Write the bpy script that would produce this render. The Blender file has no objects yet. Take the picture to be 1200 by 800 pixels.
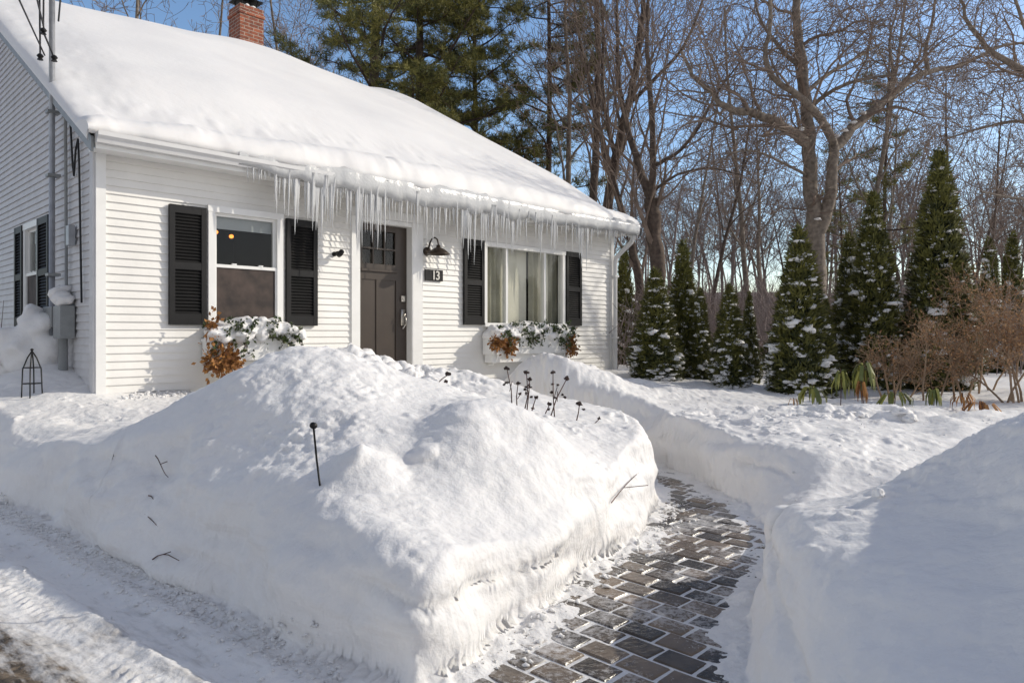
import bpy, bmesh, math, random
import numpy as np
from mathutils import Vector, Matrix

R = math.radians
C = bpy.context.scene.collection
CAMH = 1.3
F = 845.0

def W(px, py, D):
    """a photograph pixel at a chosen distance -> world point (used once, when laying things out)"""
    return ((px - 600) / F * D, D, CAMH - (py - 390) / F * D)

# ------------------------------------------------------------------ noise
def _h(ix, iy, iz, s):
    n = (ix.astype(np.int64) * 374761393 + iy.astype(np.int64) * 668265263 + iz.astype(np.int64) * 2147483647 + s * 1274126177) & 0xffffffff
    n = ((n ^ (n >> 13)) * 1274126177) & 0xffffffff
    n = ((n ^ (n >> 16)) * 2246822519) & 0xffffffff
    n = n ^ (n >> 15)
    return (n & 0xffffff) / float(0xffffff) * 2 - 1

def vnoise(x, y, z=None, seed=0):
    x = np.asarray(x, float); y = np.asarray(y, float)
    z = np.zeros_like(x) if z is None else np.asarray(z, float)
    xi = np.floor(x); yi = np.floor(y); zi = np.floor(z)
    fx = x - xi; fy = y - yi; fz = z - zi
    fx = fx * fx * (3 - 2 * fx); fy = fy * fy * (3 - 2 * fy); fz = fz * fz * (3 - 2 * fz)
    r = 0
    for a in (0, 1):
        for b in (0, 1):
            for c in (0, 1):
                w = (fx if a else 1 - fx) * (fy if b else 1 - fy) * (fz if c else 1 - fz)
                r = r + w * _h(xi + a, yi + b, zi + c, seed)
    return r

def fbm(x, y, z=None, oct=4, seed=0, gain=.5):
    s = 0; a = 1; f = 1; t = 0
    for i in range(oct):
        s = s + a * vnoise(np.asarray(x) * f, np.asarray(y) * f, None if z is None else np.asarray(z) * f, seed + i * 17)
        t += a; a *= gain; f *= 2.03
    return s / t

def sstep(a, b, x):
    t = np.clip((x - a) / (b - a), 0, 1)
    return t * t * (3 - 2 * t)

# ------------------------------------------------------------------ mesh builder
class MB:
    def __init__(s):
        s.v = []; s.f = []; s.n = 0; s.t = []; s.any = False
    def add(s, v, f, tone=None):
        v = np.asarray(v, float).reshape(-1, 3)
        if isinstance(f, list) and len(set(len(q) for q in f)) > 1:
            n0 = s.n; s.v.append(v); s.n += len(v)
            if tone is not None: s.any = True
            for k in sorted(set(len(q) for q in f)):
                g = np.array([q for q in f if len(q) == k]); s.f.append(g + n0); s.t.append(np.full(len(g), .5 if tone is None else float(tone)))
            return s
        f = np.asarray(f, int)
        s.v.append(v); s.f.append(f + s.n); s.n += len(v)
        if tone is None: tone = 0.5
        else: s.any = True
        s.t.append(np.broadcast_to(np.asarray(tone, float), (len(f),)).copy())
        return s
    def box(s, x0, x1, y0, y1, z0, z1, tone=None, M=None, bev=0.0):
        if bev > 0:
            b = bev
            vs = []
            for z, i in ((z0, b), (z0 + b, 0), (z1 - b, 0), (z1, b)):
                vs += [(x0 + i, y0 + i, z), (x1 - i, y0 + i, z), (x1 - i, y1 - i, z), (x0 + i, y1 - i, z)]
            f = [(3, 2, 1, 0), (12, 13, 14, 15)]
            for k in range(3):
                for j in range(4):
                    f.append((k * 4 + j, k * 4 + (j + 1) % 4, k * 4 + 4 + (j + 1) % 4, k * 4 + 4 + j))
        else:
            vs = [(x0, y0, z0), (x1, y0, z0), (x1, y1, z0), (x0, y1, z0), (x0, y0, z1), (x1, y0, z1), (x1, y1, z1), (x0, y1, z1)]
            f = [(3, 2, 1, 0), (4, 5, 6, 7), (0, 1, 5, 4), (1, 2, 6, 5), (2, 3, 7, 6), (3, 0, 4, 7)]
        vs = np.array(vs, float)
        if M is not None:
            M = np.array(M); vs = vs @ M[:3, :3].T + M[:3, 3]
        return s.add(vs, f, tone)
    def tube(s, pts, rad, k=6, cap=True, tone=None):
        pts = np.asarray(pts, float); n = len(pts)
        rad = np.broadcast_to(np.asarray(rad, float), (n,))
        d = np.gradient(pts, axis=0)
        d /= (np.linalg.norm(d, axis=1, keepdims=True) + 1e-9)
        m = d.mean(0); 
        ref = np.array([0, 0, 1.]) if abs(m[2]) < .75 * (np.linalg.norm(m) + 1e-9) else np.array([1., 0.13, 0])
        u = np.cross(d, ref); u /= (np.linalg.norm(u, axis=1, keepdims=True) + 1e-9)
        w = np.cross(d, u)
        a = np.arange(k) * 2 * math.pi / k
        v = pts[:, None, :] + rad[:, None, None] * (np.cos(a)[None, :, None] * u[:, None, :] + np.sin(a)[None, :, None] * w[:, None, :])
        v = v.reshape(-1, 3)
        i = np.arange(n - 1)[:, None] * k; j = np.arange(k)[None, :]
        q = np.stack([i + j, i + (j + 1) % k, i + k + (j + 1) % k, i + k + j], -1).reshape(-1, 4)
        s.add(v, q, tone)
        if cap:
            base = s.n - n * k
            for ring, rev in ((0, False), (n - 1, True)):
                idx = base + ring * k + np.arange(k)
                if rev: idx = idx[::-1]
                s.f.append(idx[None, :]); s.t.append(np.array([.5 if tone is None else float(np.mean(tone))]))
        return s
    def lathe(s, prof, k=16, M=None, tone=None):
        prof = np.asarray(prof, float); n = len(prof)
        a = np.arange(k) * 2 * math.pi / k
        v = np.stack([prof[:, None, 0] * np.cos(a), prof[:, None, 0] * np.sin(a), np.repeat(prof[:, 1:2], k, 1)], -1).reshape(-1, 3)
        if M is not None:
            M = np.array(M); v = v @ M[:3, :3].T + M[:3, 3]
        i = np.arange(n - 1)[:, None] * k; j = np.arange(k)[None, :]
        q = np.stack([i + j, i + (j + 1) % k, i + k + (j + 1) % k, i + k + j], -1).reshape(-1, 4)
        return s.add(v, q, tone)
    def blobs(s, cen, size, seed=0, sub=1, jit=.25, flat=.7, tone=None):
        bv, bf = ICO[sub]
        cen = np.asarray(cen, float).reshape(-1, 3); n = len(cen)
        size = np.broadcast_to(np.asarray(size, float), (n,))
        rng = np.random.RandomState(seed)
        ang = rng.rand(n) * 6.28
        ca, sa = np.cos(ang), np.sin(ang)
        st = 1 + (rng.rand(n, 3) - .5) * .7; st[:, 2] *= flat
        v = bv[None] * st[:, None, :]
        off = rng.rand(n, 1, 3) * 50
        q = bv[None] * 1.7 + off
        v = v * (1 + jit * 1.6 * vnoise(q[..., 0], q[..., 1], q[..., 2], seed))[..., None]
        x = v[..., 0] * ca[:, None] - v[..., 1] * sa[:, None]
        y = v[..., 0] * sa[:, None] + v[..., 1] * ca[:, None]
        v = np.stack([x, y, v[..., 2]], -1) * size[:, None, None] + cen[:, None, :]
        f = (bf[None] + (np.arange(n) * len(bv))[:, None, None]).reshape(-1, 3)
        return s.add(v.reshape(-1, 3), f, tone)
    def leaves(s, p, d, L, Wd, seed=0, nrm=None, tone=None, curl=0.0):
        """diamond leaves: base p, direction d (n,3), lengths L, widths Wd"""
        p = np.asarray(p, float); d = np.asarray(d, float); n = len(p)
        rng = np.random.RandomState(seed)
        d = d / (np.linalg.norm(d, axis=1, keepdims=True) + 1e-9)
        rv = rng.randn(n, 3) if nrm is None else np.asarray(nrm, float) + rng.randn(n, 3) * .25
        u = np.cross(d, rv); u /= (np.linalg.norm(u, axis=1, keepdims=True) + 1e-9)
        L = np.broadcast_to(np.asarray(L, float), (n,))[:, None]; Wd = np.broadcast_to(np.asarray(Wd, float), (n,))[:, None]
        nn = np.cross(d, u)
        a = p; b = p + d * L * .45 + u * Wd * .5 - nn * curl * L; c = p + d * L; e = p + d * L * .45 - u * Wd * .5 - nn * curl * L
        v = np.stack([a, b, c, e], 1).reshape(-1, 3)
        f = (np.arange(n)[:, None] * 4 + np.arange(4)[None, :])
        return s.add(v, f, tone)
    def build(s, name, mat, parent=None, smooth=False, loc=None):
        me = bpy.data.meshes.new(name)
        v = np.concatenate(s.v)
        me.vertices.add(len(v)); me.vertices.foreach_set('co', v.astype(np.float32).ravel())
        tot = np.concatenate([np.full(len(f), f.shape[1]) for f in s.f])
        li = np.concatenate([f.ravel() for f in s.f])
        st = np.concatenate([[0], np.cumsum(tot)[:-1]])
        me.loops.add(len(li)); me.loops.foreach_set('vertex_index', li.astype(np.int32))
        me.polygons.add(len(tot)); me.polygons.foreach_set('loop_start', st.astype(np.int32))
        me.polygons.foreach_set('loop_total', tot.astype(np.int32)) if False else None
        me.update(calc_edges=True)
        if s.any:
            at = me.attributes.new('tone', 'FLOAT', 'FACE'); at.data.foreach_set('value', np.concatenate(s.t).astype(np.float32))
        if smooth: me.polygons.foreach_set('use_smooth', np.ones(len(tot), bool))
        else: me.polygons.foreach_set('use_smooth', np.zeros(len(tot), bool))
        me.validate()
        o = bpy.data.objects.new(name, me); C.objects.link(o)
        if mat: me.materials.append(mat)
        if parent is not None: o.parent = parent
        if loc is not None: o.location = loc
        return o

ICO = {}
for sub in (1, 2, 3):
    b = bmesh.new(); bmesh.ops.create_icosphere(b, subdivisions=sub, radius=1)
    ICO[sub] = (np.array([v.co[:] for v in b.verts]), np.array([[v.index for v in f.verts] for f in b.faces])); b.free()

def tag(o, label=None, cat=None, group=None, kind=None):
    if label: o['label'] = label
    if cat: o['category'] = cat
    if group: o['group'] = group
    if kind: o['kind'] = kind
    return o
def empty(name, loc=(0, 0, 0), rz=0, sc=1):
    o = bpy.data.objects.new(name, None); C.objects.link(o)
    o.location = loc; o.rotation_euler = (0, 0, rz); o.scale = (sc, sc, sc) if not hasattr(sc, '__len__') else sc
    o.empty_display_size = .1
    return o
def copy_tree(o, parent=None):
    c = o.copy(); C.objects.link(c)
    if parent is not None: c.parent = parent
    for ch in list(o.children): copy_tree(ch, c)
    return c

# ------------------------------------------------------------------ materials
def nodes(name):
    m = bpy.data.materials.new(name); m.use_nodes = True
    nt = m.node_tree; return m, nt, nt.nodes['Principled BSDF']
def N(nt, t, **k):
    n = nt.nodes.new(t)
    for a, b in k.items():
        if a in n.inputs.keys(): n.inputs[a].default_value = b
        else: setattr(n, a, b)
    return n
def ramp(nt, stops):
    r = nt.nodes.new('ShaderNodeValToRGB'); e = r.color_ramp.elements
    while len(e) < len(stops): e.new(.5)
    for i, (p, c) in enumerate(stops):
        e[i].position = p; e[i].color = (*c, 1) if len(c) == 3 else c
    return r
def simple(name, c1, c2=None, rough=.6, scale=8, bump=0, bscale=40, spec=.4, metal=0, tone=False, detail=5, dist=.01, coord='Object'):
    m, nt, b = nodes(name)
    c2 = c2 or tuple(x * .75 for x in c1)
    tc = N(nt, 'ShaderNodeTexCoord')
    nz = N(nt, 'ShaderNodeTexNoise', Scale=scale, Detail=detail); nt.links.new(tc.outputs[coord], nz.inputs['Vector'])
    r = ramp(nt, [(.3, c2), (.7, c1)])
    if tone:
        at = N(nt, 'ShaderNodeAttribute', attribute_name='tone')
        mx = N(nt, 'ShaderNodeMath', operation='MULTIPLY_ADD'); mx.inputs[1].default_value = .35
        nt.links.new(nz.outputs['Fac'], mx.inputs[0])
        sc = N(nt, 'ShaderNodeMath', operation='MULTIPLY'); sc.inputs[1].default_value = .65
        nt.links.new(at.outputs['Fac'], sc.inputs[0]); nt.links.new(sc.outputs[0], mx.inputs[2])
        nt.links.new(mx.outputs[0], r.inputs[0])
    else: nt.links.new(nz.outputs['Fac'], r.inputs[0])
    nt.links.new(r.outputs[0], b.inputs['Base Color'])
    b.inputs['Roughness'].default_value = rough; b.inputs['Specular IOR Level'].default_value = spec; b.inputs['Metallic'].default_value = metal
    if bump:
        n2 = N(nt, 'ShaderNodeTexNoise', Scale=bscale, Detail=6); nt.links.new(tc.outputs[coord], n2.inputs['Vector'])
        bp = N(nt, 'ShaderNodeBump', Strength=bump, Distance=dist); nt.links.new(n2.outputs['Fac'], bp.inputs['Height']); nt.links.new(bp.outputs[0], b.inputs['Normal'])
    return m

def snow_mat(name, dirty=0.0, bump=.5, wall=False, tracks=False):
    m, nt, b = nodes(name)
    tc = N(nt, 'ShaderNodeTexCoord')
    n1 = N(nt, 'ShaderNodeTexNoise', Scale=1.3, Detail=5); nt.links.new(tc.outputs['Object'], n1.inputs['Vector'])
    r = ramp(nt, [(.3, (.80, .785, .775)), (.7, (.86, .845, .825))]); nt.links.new(n1.outputs['Fac'], r.inputs[0])
    col = r.outputs[0]
    geo = N(nt, 'ShaderNodeNewGeometry')
    if wall:   # faint grime in bands on the steep cut faces
        sx = N(nt, 'ShaderNodeSeparateXYZ'); nt.links.new(geo.outputs['Normal'], sx.inputs[0])
        mr = N(nt, 'ShaderNodeMapRange'); mr.inputs[1].default_value = .65; mr.inputs[2].default_value = .3; nt.links.new(sx.outputs['Z'], mr.inputs[0])
        mp = N(nt, 'ShaderNodeMapping'); mp.inputs['Scale'].default_value = (1.2, 1.2, 9); nt.links.new(tc.outputs['Object'], mp.inputs[0])
        n3 = N(nt, 'ShaderNodeTexNoise', Scale=1.6, Detail=7, Roughness=.65); nt.links.new(mp.outputs[0], n3.inputs['Vector'])
        r3 = ramp(nt, [(.52, (0, 0, 0)), (.75, (1, 1, 1))]); nt.links.new(n3.outputs['Fac'], r3.inputs[0])
        mu = N(nt, 'ShaderNodeMath', operation='MULTIPLY'); nt.links.new(mr.outputs[0], mu.inputs[0]); nt.links.new(r3.outputs[0], mu.inputs[1])
        mu2 = N(nt, 'ShaderNodeMath', operation='MULTIPLY'); mu2.inputs[1].default_value = .45; nt.links.new(mu.outputs[0], mu2.inputs[0])
        mx = N(nt, 'ShaderNodeMixRGB'); mx.inputs[2].default_value = (.62, .57, .52, 1); nt.links.new(mu2.outputs[0], mx.inputs[0]); nt.links.new(col, mx.inputs[1]); col = mx.outputs[0]
    if tracks:
        # streaks along the drive, gritty patches of bare wet asphalt
        mp = N(nt, 'ShaderNodeMapping'); mp.inputs['Rotation'].default_value = (0, 0, R(-140.3)); nt.links.new(tc.outputs['Object'], mp.inputs[0])
        mq = N(nt, 'ShaderNodeMapping'); mq.inputs['Scale'].default_value = (2.2, 8, 1); nt.links.new(mp.outputs[0], mq.inputs[0])
        n3 = N(nt, 'ShaderNodeTexNoise', Scale=2.0, Detail=8, Roughness=.62); nt.links.new(mq.outputs[0], n3.inputs['Vector'])
        at = N(nt, 'ShaderNodeAttribute', attribute_name='bare')
        ad = N(nt, 'ShaderNodeMath', operation='ADD'); nt.links.new(n3.outputs['Fac'], ad.inputs[0]); nt.links.new(at.outputs['Fac'], ad.inputs[1])
        r3 = ramp(nt, [(.56, (0, 0, 0)), (.66, (.16, .16, .16)), (.78, (.45, .45, .45)), (.92, (1, 1, 1))]); nt.links.new(ad.outputs[0], r3.inputs[0])
        n4 = N(nt, 'ShaderNodeTexNoise', Scale=30, Detail=6); nt.links.new(tc.outputs['Object'], n4.inputs['Vector'])
        r4 = ramp(nt, [(.35, (.045, .036, .028)), (.7, (.22, .17, .12))]); nt.links.new(n4.outputs['Fac'], r4.inputs[0])
        mx = N(nt, 'ShaderNodeMixRGB'); nt.links.new(r3.outputs[0], mx.inputs[0]); nt.links.new(col, mx.inputs[1]); nt.links.new(r4.outputs[0], mx.inputs[2]); col = mx.outputs[0]
    if dirty:
        n5 = N(nt, 'ShaderNodeTexNoise', Scale=26, Detail=8, Roughness=.7); nt.links.new(tc.outputs['Object'], n5.inputs['Vector'])
        r5 = ramp(nt, [(.60, (0, 0, 0)), (.70, (dirty,) * 3)]); nt.links.new(n5.outputs['Fac'], r5.inputs[0])
        mx = N(nt, 'ShaderNodeMixRGB'); mx.inputs[2].default_value = (.3, .25, .2, 1); nt.links.new(r5.outputs[0], mx.inputs[0]); nt.links.new(col, mx.inputs[1]); col = mx.outputs[0]
    nt.links.new(col, b.inputs['Base Color'])
    b.inputs['Roughness'].default_value = .62; b.inputs['Specular IOR Level'].default_value = .25
    b.inputs['Subsurface Weight'].default_value = .25
    b.inputs['Subsurface Radius'].default_value = (1.0, .9, .8); b.inputs['Subsurface Scale'].default_value = .03
    n2 = N(nt, 'ShaderNodeTexNoise', Scale=55, Detail=8, Roughness=.7); nt.links.new(tc.outputs['Object'], n2.inputs['Vector'])
    n6 = N(nt, 'ShaderNodeTexNoise', Scale=9, Detail=5, Roughness=.55); nt.links.new(tc.outputs['Object'], n6.inputs['Vector'])
    b1 = N(nt, 'ShaderNodeBump', Strength=bump * .5, Distance=.010); nt.links.new(n2.outputs['Fac'], b1.inputs['Height'])
    b2 = N(nt, 'ShaderNodeBump', Strength=bump * .8, Distance=.05); nt.links.new(n6.outputs['Fac'], b2.inputs['Height']); nt.links.new(b1.outputs[0], b2.inputs['Normal'])
    nt.links.new(b2.outputs[0], b.inputs['Normal'])
    return m

def glass_mat(name, refl=.12, tint=(.95, .955, .94)):
    m = bpy.data.materials.new(name); m.use_nodes = True; nt = m.node_tree; nt.nodes.clear()
    out = N(nt, 'ShaderNodeOutputMaterial'); mx = N(nt, 'ShaderNodeMixShader'); tr = N(nt, 'ShaderNodeBsdfTransparent'); gl = N(nt, 'ShaderNodeBsdfGlossy')
    tr.inputs[0].default_value = (*tint, 1); gl.inputs['Roughness'].default_value = .02
    lw0 = N(nt, 'ShaderNodeLayerWeight'); lw = N(nt, 'ShaderNodeMath', operation='POWER'); lw.inputs[1].default_value = 4; nt.links.new(lw0.outputs['Facing'], lw.inputs[0])
    ad = N(nt, 'ShaderNodeMath', operation='MULTIPLY_ADD'); ad.inputs[1].default_value = .4; ad.inputs[2].default_value = refl * .14; nt.links.new(lw.outputs[0], ad.inputs[0])
    nt.links.new(ad.outputs[0], mx.inputs[0]); nt.links.new(tr.outputs[0], mx.inputs[1]); nt.links.new(gl.outputs[0], mx.inputs[2]); nt.links.new(mx.outputs[0], out.inputs[0])
    return m

M = {}
M['snow'] = snow_mat('snow', bump=.45)
M['snowbank'] = snow_mat('snow_cut', bump=.55, wall=True)
M['snowdrive'] = snow_mat('snow_packed', bump=.6, tracks=True, dirty=.5)
M['snowpath'] = snow_mat('snow_trampled', bump=.8, dirty=.35)
M['snowroof'] = snow_mat('snow_smooth', bump=.12)
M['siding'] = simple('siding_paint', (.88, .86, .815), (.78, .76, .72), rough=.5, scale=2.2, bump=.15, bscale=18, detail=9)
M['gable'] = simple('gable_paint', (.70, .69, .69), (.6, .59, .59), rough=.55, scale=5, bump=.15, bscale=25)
M['trim'] = simple('trim_paint', (.87, .86, .83), (.81, .80, .77), rough=.4, scale=5)
M['gutter'] = simple('gutter_paint', (.74, .735, .72), (.68, .67, .66), rough=.35, scale=4)
M['shutter'] = simple('shutter_paint', (.017, .016, .016), (.011, .011, .011), rough=.5, scale=6, spec=.25)
M['door'] = simple('door_paint', (.062, .047, .036), (.05, .038, .03), rough=.4, scale=4)
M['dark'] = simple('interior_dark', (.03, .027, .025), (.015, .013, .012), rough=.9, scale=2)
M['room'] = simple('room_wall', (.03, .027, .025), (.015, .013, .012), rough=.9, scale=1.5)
M['shade'] = simple('roller_shade', (.42, .44, .46), (.36, .38, .4), rough=.8, scale=2)
M['screen'] = simple('screen_painted_reflection', (.085, .06, .05), (.028, .022, .02), rough=.7, scale=7)  # screened lower sash; brown mottling imitates branches reflected in the glass
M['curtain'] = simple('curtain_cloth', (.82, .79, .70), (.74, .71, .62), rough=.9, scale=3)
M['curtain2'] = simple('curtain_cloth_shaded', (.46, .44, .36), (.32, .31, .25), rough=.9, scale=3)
M['glass'] = glass_mat('window_glass')
M['black'] = simple('black_metal', (.02, .019, .018), (.012, .012, .012), rough=.4, scale=10, metal=.4)
M['bronze'] = simple('bronze_metal', (.075, .055, .04), (.04, .03, .024), rough=.38, scale=10, metal=.6)
M['nickel'] = simple('brushed_metal', (.55, .52, .47), (.42, .4, .36), rough=.3, scale=20, metal=.9)
M['white'] = simple('white_digits', (.75, .72, .66), rough=.5)
M['grey_metal'] = simple('grey_painted_metal', (.30, .31, .31), (.22, .23, .23), rough=.45, scale=8)
M['galv'] = simple('galvanized_pipe', (.42, .43, .45), (.3, .31, .33), rough=.4, scale=12, metal=.5)
M['cable'] = simple('cable_rubber', (.03, .03, .032), rough=.6)
M['bark'] = simple('bark_grey', (.30, .25, .20), (.13, .105, .085), rough=.85, scale=9, bump=.5, bscale=14, dist=.03)
M['barkd'] = simple('bark_dark', (.16, .12, .095), (.07, .052, .042), rough=.9, scale=9, bump=.5, bscale=14, dist=.03)
M['twig'] = simple('twig_brown', (.30, .225, .175), (.16, .12, .095), rough=.8, scale=3)
M['twigfar'] = simple('twig_far_hazed', (.30, .24, .215), (.19, .15, .135), rough=.9, scale=1)  # colour lightened to imitate haze over distant trees and brush
M['pinebark'] = simple('pine_bark', (.12, .085, .065), (.05, .035, .03), rough=.9, scale=6, bump=.6, bscale=9, dist=.04)
M['pine'] = simple('pine_needles', (.30, .27, .07), (.08, .095, .032), rough=.6, scale=1.2, tone=True)
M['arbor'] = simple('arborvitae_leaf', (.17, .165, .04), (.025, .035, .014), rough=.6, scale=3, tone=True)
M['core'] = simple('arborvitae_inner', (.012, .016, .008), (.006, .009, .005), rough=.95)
M['holly'] = simple('holly_leaf', (.10, .13, .04), (.03, .05, .02), rough=.35, scale=6, tone=True)
M['rhodo'] = simple('drooping_leaf', (.34, .33, .07), (.11, .13, .035), rough=.45, scale=8, tone=True)
M['gold'] = simple('dried_flower', (.42, .20, .06), (.2, .085, .03), rough=.8, scale=12, tone=True)
M['beech'] = simple('dead_leaf', (.50, .29, .14), (.25, .13, .065), rough=.8, scale=2, tone=True)
M['bushstem'] = simple('bush_twig', (.44, .31, .20), (.22, .15, .10), rough=.85, scale=3)
M['stalk'] = simple('dry_stalk', (.12, .06, .045), (.06, .035, .03), rough=.8)
M['seed'] = simple('seed_head', (.05, .03, .026), (.025, .018, .016), rough=.9)
M['paver'] = simple('paver_stone', (.27, .20, .14), (.05, .042, .036), rough=.38, scale=9, tone=True, bump=.6, bscale=35, dist=.006, detail=8)
def dust(m):     # a thin frost of trodden snow, broken up at two scales
    nt = m.node_tree; b = nt.nodes['Principled BSDF']; src = b.inputs['Base Color'].links[0].from_socket
    tc = N(nt, 'ShaderNodeTexCoord'); a1 = N(nt, 'ShaderNodeTexNoise', Scale=2.6, Detail=4); a2 = N(nt, 'ShaderNodeTexNoise', Scale=34, Detail=8, Roughness=.75)
    for q in (a1, a2): nt.links.new(tc.outputs['Object'], q.inputs['Vector'])
    ad = N(nt, 'ShaderNodeMath', operation='ADD'); nt.links.new(a1.outputs['Fac'], ad.inputs[0]); nt.links.new(a2.outputs['Fac'], ad.inputs[1])
    r = ramp(nt, [(.50, (.0, .0, .0)), (.62, (.85, .85, .85))]); hv = N(nt, 'ShaderNodeMath', operation='MULTIPLY'); hv.inputs[1].default_value = .5
    nt.links.new(ad.outputs[0], hv.inputs[0]); nt.links.new(hv.outputs[0], r.inputs[0])
    mx = N(nt, 'ShaderNodeMixRGB'); mx.inputs[2].default_value = (.72, .70, .69, 1); nt.links.new(r.outputs[0], mx.inputs[0]); nt.links.new(src, mx.inputs[1]); nt.links.new(mx.outputs[0], b.inputs['Base Color'])
    mr = N(nt, 'ShaderNodeMapRange'); mr.inputs[3].default_value = .22; mr.inputs[4].default_value = .7; nt.links.new(r.outputs[0], mr.inputs[0]); nt.links.new(mr.outputs[0], b.inputs['Roughness'])
dust(M['paver'])
M['hillm'] = simple('leaf_litter', (.22, .165, .13), (.10, .075, .06), rough=.9, scale=.35, detail=8)

def brick_mat():
    m, nt, b = nodes('brick'); tc = N(nt, 'ShaderNodeTexCoord')
    # box-mapped: pick x or y by the face normal
    sx = N(nt, 'ShaderNodeSeparateXYZ'); nt.links.new(tc.outputs['Object'], sx.inputs[0])
    ad = N(nt, 'ShaderNodeMath', operation='ADD'); nt.links.new(sx.outputs['X'], ad.inputs[0]); nt.links.new(sx.outputs['Y'], ad.inputs[1])
    cb = N(nt, 'ShaderNodeCombineXYZ'); nt.links.new(ad.outputs[0], cb.inputs[0]); nt.links.new(sx.outputs['Z'], cb.inputs[1])
    br = N(nt, 'ShaderNodeTexBrick'); nt.links.new(cb.outputs[0], br.inputs['Vector'])
    br.inputs['Scale'].default_value = 1; br.inputs['Brick Width'].default_value = .21; br.inputs['Row Height'].default_value = .075; br.inputs['Mortar Size'].default_value = .007
    br.inputs['Color1'].default_value = (.36, .11, .055, 1); br.inputs['Color2'].default_value = (.20, .065, .04, 1); br.inputs['Mortar'].default_value = (.42, .36, .30, 1)
    nz = N(nt, 'ShaderNodeTexNoise', Scale=14, Detail=6); nt.links.new(tc.outputs['Object'], nz.inputs['Vector'])
    mx = N(nt, 'ShaderNodeMixRGB', blend_type='MULTIPLY'); mx.inputs[0].default_value = .7
    rr = ramp(nt, [(.3, (.5, .5, .5)), (.65, (1.2, 1.15, 1.1))]); nt.links.new(nz.outputs['Fac'], rr.inputs[0])
    nt.links.new(br.outputs[0], mx.inputs[1]); nt.links.new(rr.outputs[0], mx.inputs[2]); nt.links.new(mx.outputs[0], b.inputs['Base Color'])
    bp = N(nt, 'ShaderNodeBump', Strength=.8, Distance=.01, invert=True); nt.links.new(br.outputs['Fac'], bp.inputs['Height']); nt.links.new(bp.outputs[0], b.inputs['Normal'])
    b.inputs['Roughness'].default_value = .85
    return m
M['brick'] = brick_mat()
def ice_mat():
    m, nt, b = nodes('ice')
    b.inputs['Base Color'].default_value = (.93, .935, .93, 1); b.inputs['Roughness'].default_value = .22; b.inputs['IOR'].default_value = 1.31
    b.inputs['Transmission Weight'].default_value = .38; b.inputs['Specular IOR Level'].default_value = .6
    tc = N(nt, 'ShaderNodeTexCoord'); nz = N(nt, 'ShaderNodeTexNoise', Scale=35, Detail=3); nt.links.new(tc.outputs['Object'], nz.inputs['Vector'])
    bp = N(nt, 'ShaderNodeBump', Strength=.4, Distance=.01); nt.links.new(nz.outputs['Fac'], bp.inputs['Height']); nt.links.new(bp.outputs[0], b.inputs['Normal'])
    return m
M['ice'] = ice_mat()
def glow_mat():
    m, nt, b = nodes('lamp_bulb'); b.inputs['Base Color'].default_value = (.9, .5, .2, 1)
    b.inputs['Emission Color'].default_value = (1, .30, .05, 1); b.inputs['Emission Strength'].default_value = 2.6
    return m
M['glow'] = glow_mat()

# ------------------------------------------------------------------ camera, light, world
cam = bpy.data.cameras.new('camera'); cam_o = bpy.data.objects.new('camera', cam); C.objects.link(cam_o)
cam_o.location = (0, 0, CAMH); cam_o.rotation_euler = (R(90), 0, 0)
cam.sensor_width = 36; cam.lens = 36 * F / 1200; cam.shift_y = -10 / 1200; cam.clip_end = 2000; cam.clip_start = .05
bpy.context.scene.camera = cam_o
SUN_EL = 29.0
sd = Vector((math.cos(R(12)), math.sin(R(12)), 0))        # horizontal direction towards the sun
sunv = Vector((sd.x * math.cos(R(SUN_EL)), sd.y * math.cos(R(SUN_EL)), math.sin(R(SUN_EL))))
sl = bpy.data.lights.new('sun', 'SUN'); sl.energy = 3.1; sl.angle = R(.6); sl.color = (1, .93, .80)
so = bpy.data.objects.new('sun', sl); C.objects.link(so); so.rotation_euler = sunv.to_track_quat('Z', 'Y').to_euler(); so.location = (8, 0, 12)
wd = bpy.data.worlds.new('World'); bpy.context.scene.world = wd; wd.use_nodes = True
nt = wd.node_tree; bg = nt.nodes['Background']; sky = nt.nodes.new('ShaderNodeTexSky'); sky.sky_type = 'NISHITA'; sky.sun_disc = False
sky.sun_elevation = R(SUN_EL); sky.sun_rotation = math.atan2(sd.x, sd.y); sky.air_density = 1.0; sky.dust_density = .6; sky.ozone_density = 1.6; sky.altitude = 100
# added tint: sky desaturated behind the camera to neutralise fill light, blue ahead
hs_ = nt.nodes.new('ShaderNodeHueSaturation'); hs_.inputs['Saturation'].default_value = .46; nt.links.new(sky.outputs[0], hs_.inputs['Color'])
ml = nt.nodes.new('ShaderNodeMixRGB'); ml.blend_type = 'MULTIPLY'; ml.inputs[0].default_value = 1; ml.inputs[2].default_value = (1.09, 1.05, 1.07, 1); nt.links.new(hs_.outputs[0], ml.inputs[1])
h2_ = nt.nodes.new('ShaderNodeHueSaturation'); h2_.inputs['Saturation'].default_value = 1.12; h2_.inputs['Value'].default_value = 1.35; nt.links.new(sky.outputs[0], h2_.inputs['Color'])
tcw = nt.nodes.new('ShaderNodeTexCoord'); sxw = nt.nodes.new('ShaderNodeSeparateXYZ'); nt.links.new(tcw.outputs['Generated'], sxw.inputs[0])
mrw = nt.nodes.new('ShaderNodeMapRange'); mrw.interpolation_type = 'SMOOTHSTEP'; mrw.inputs[1].default_value = .75; mrw.inputs[2].default_value = .1; nt.links.new(sxw.outputs['Y'], mrw.inputs[0])
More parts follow.
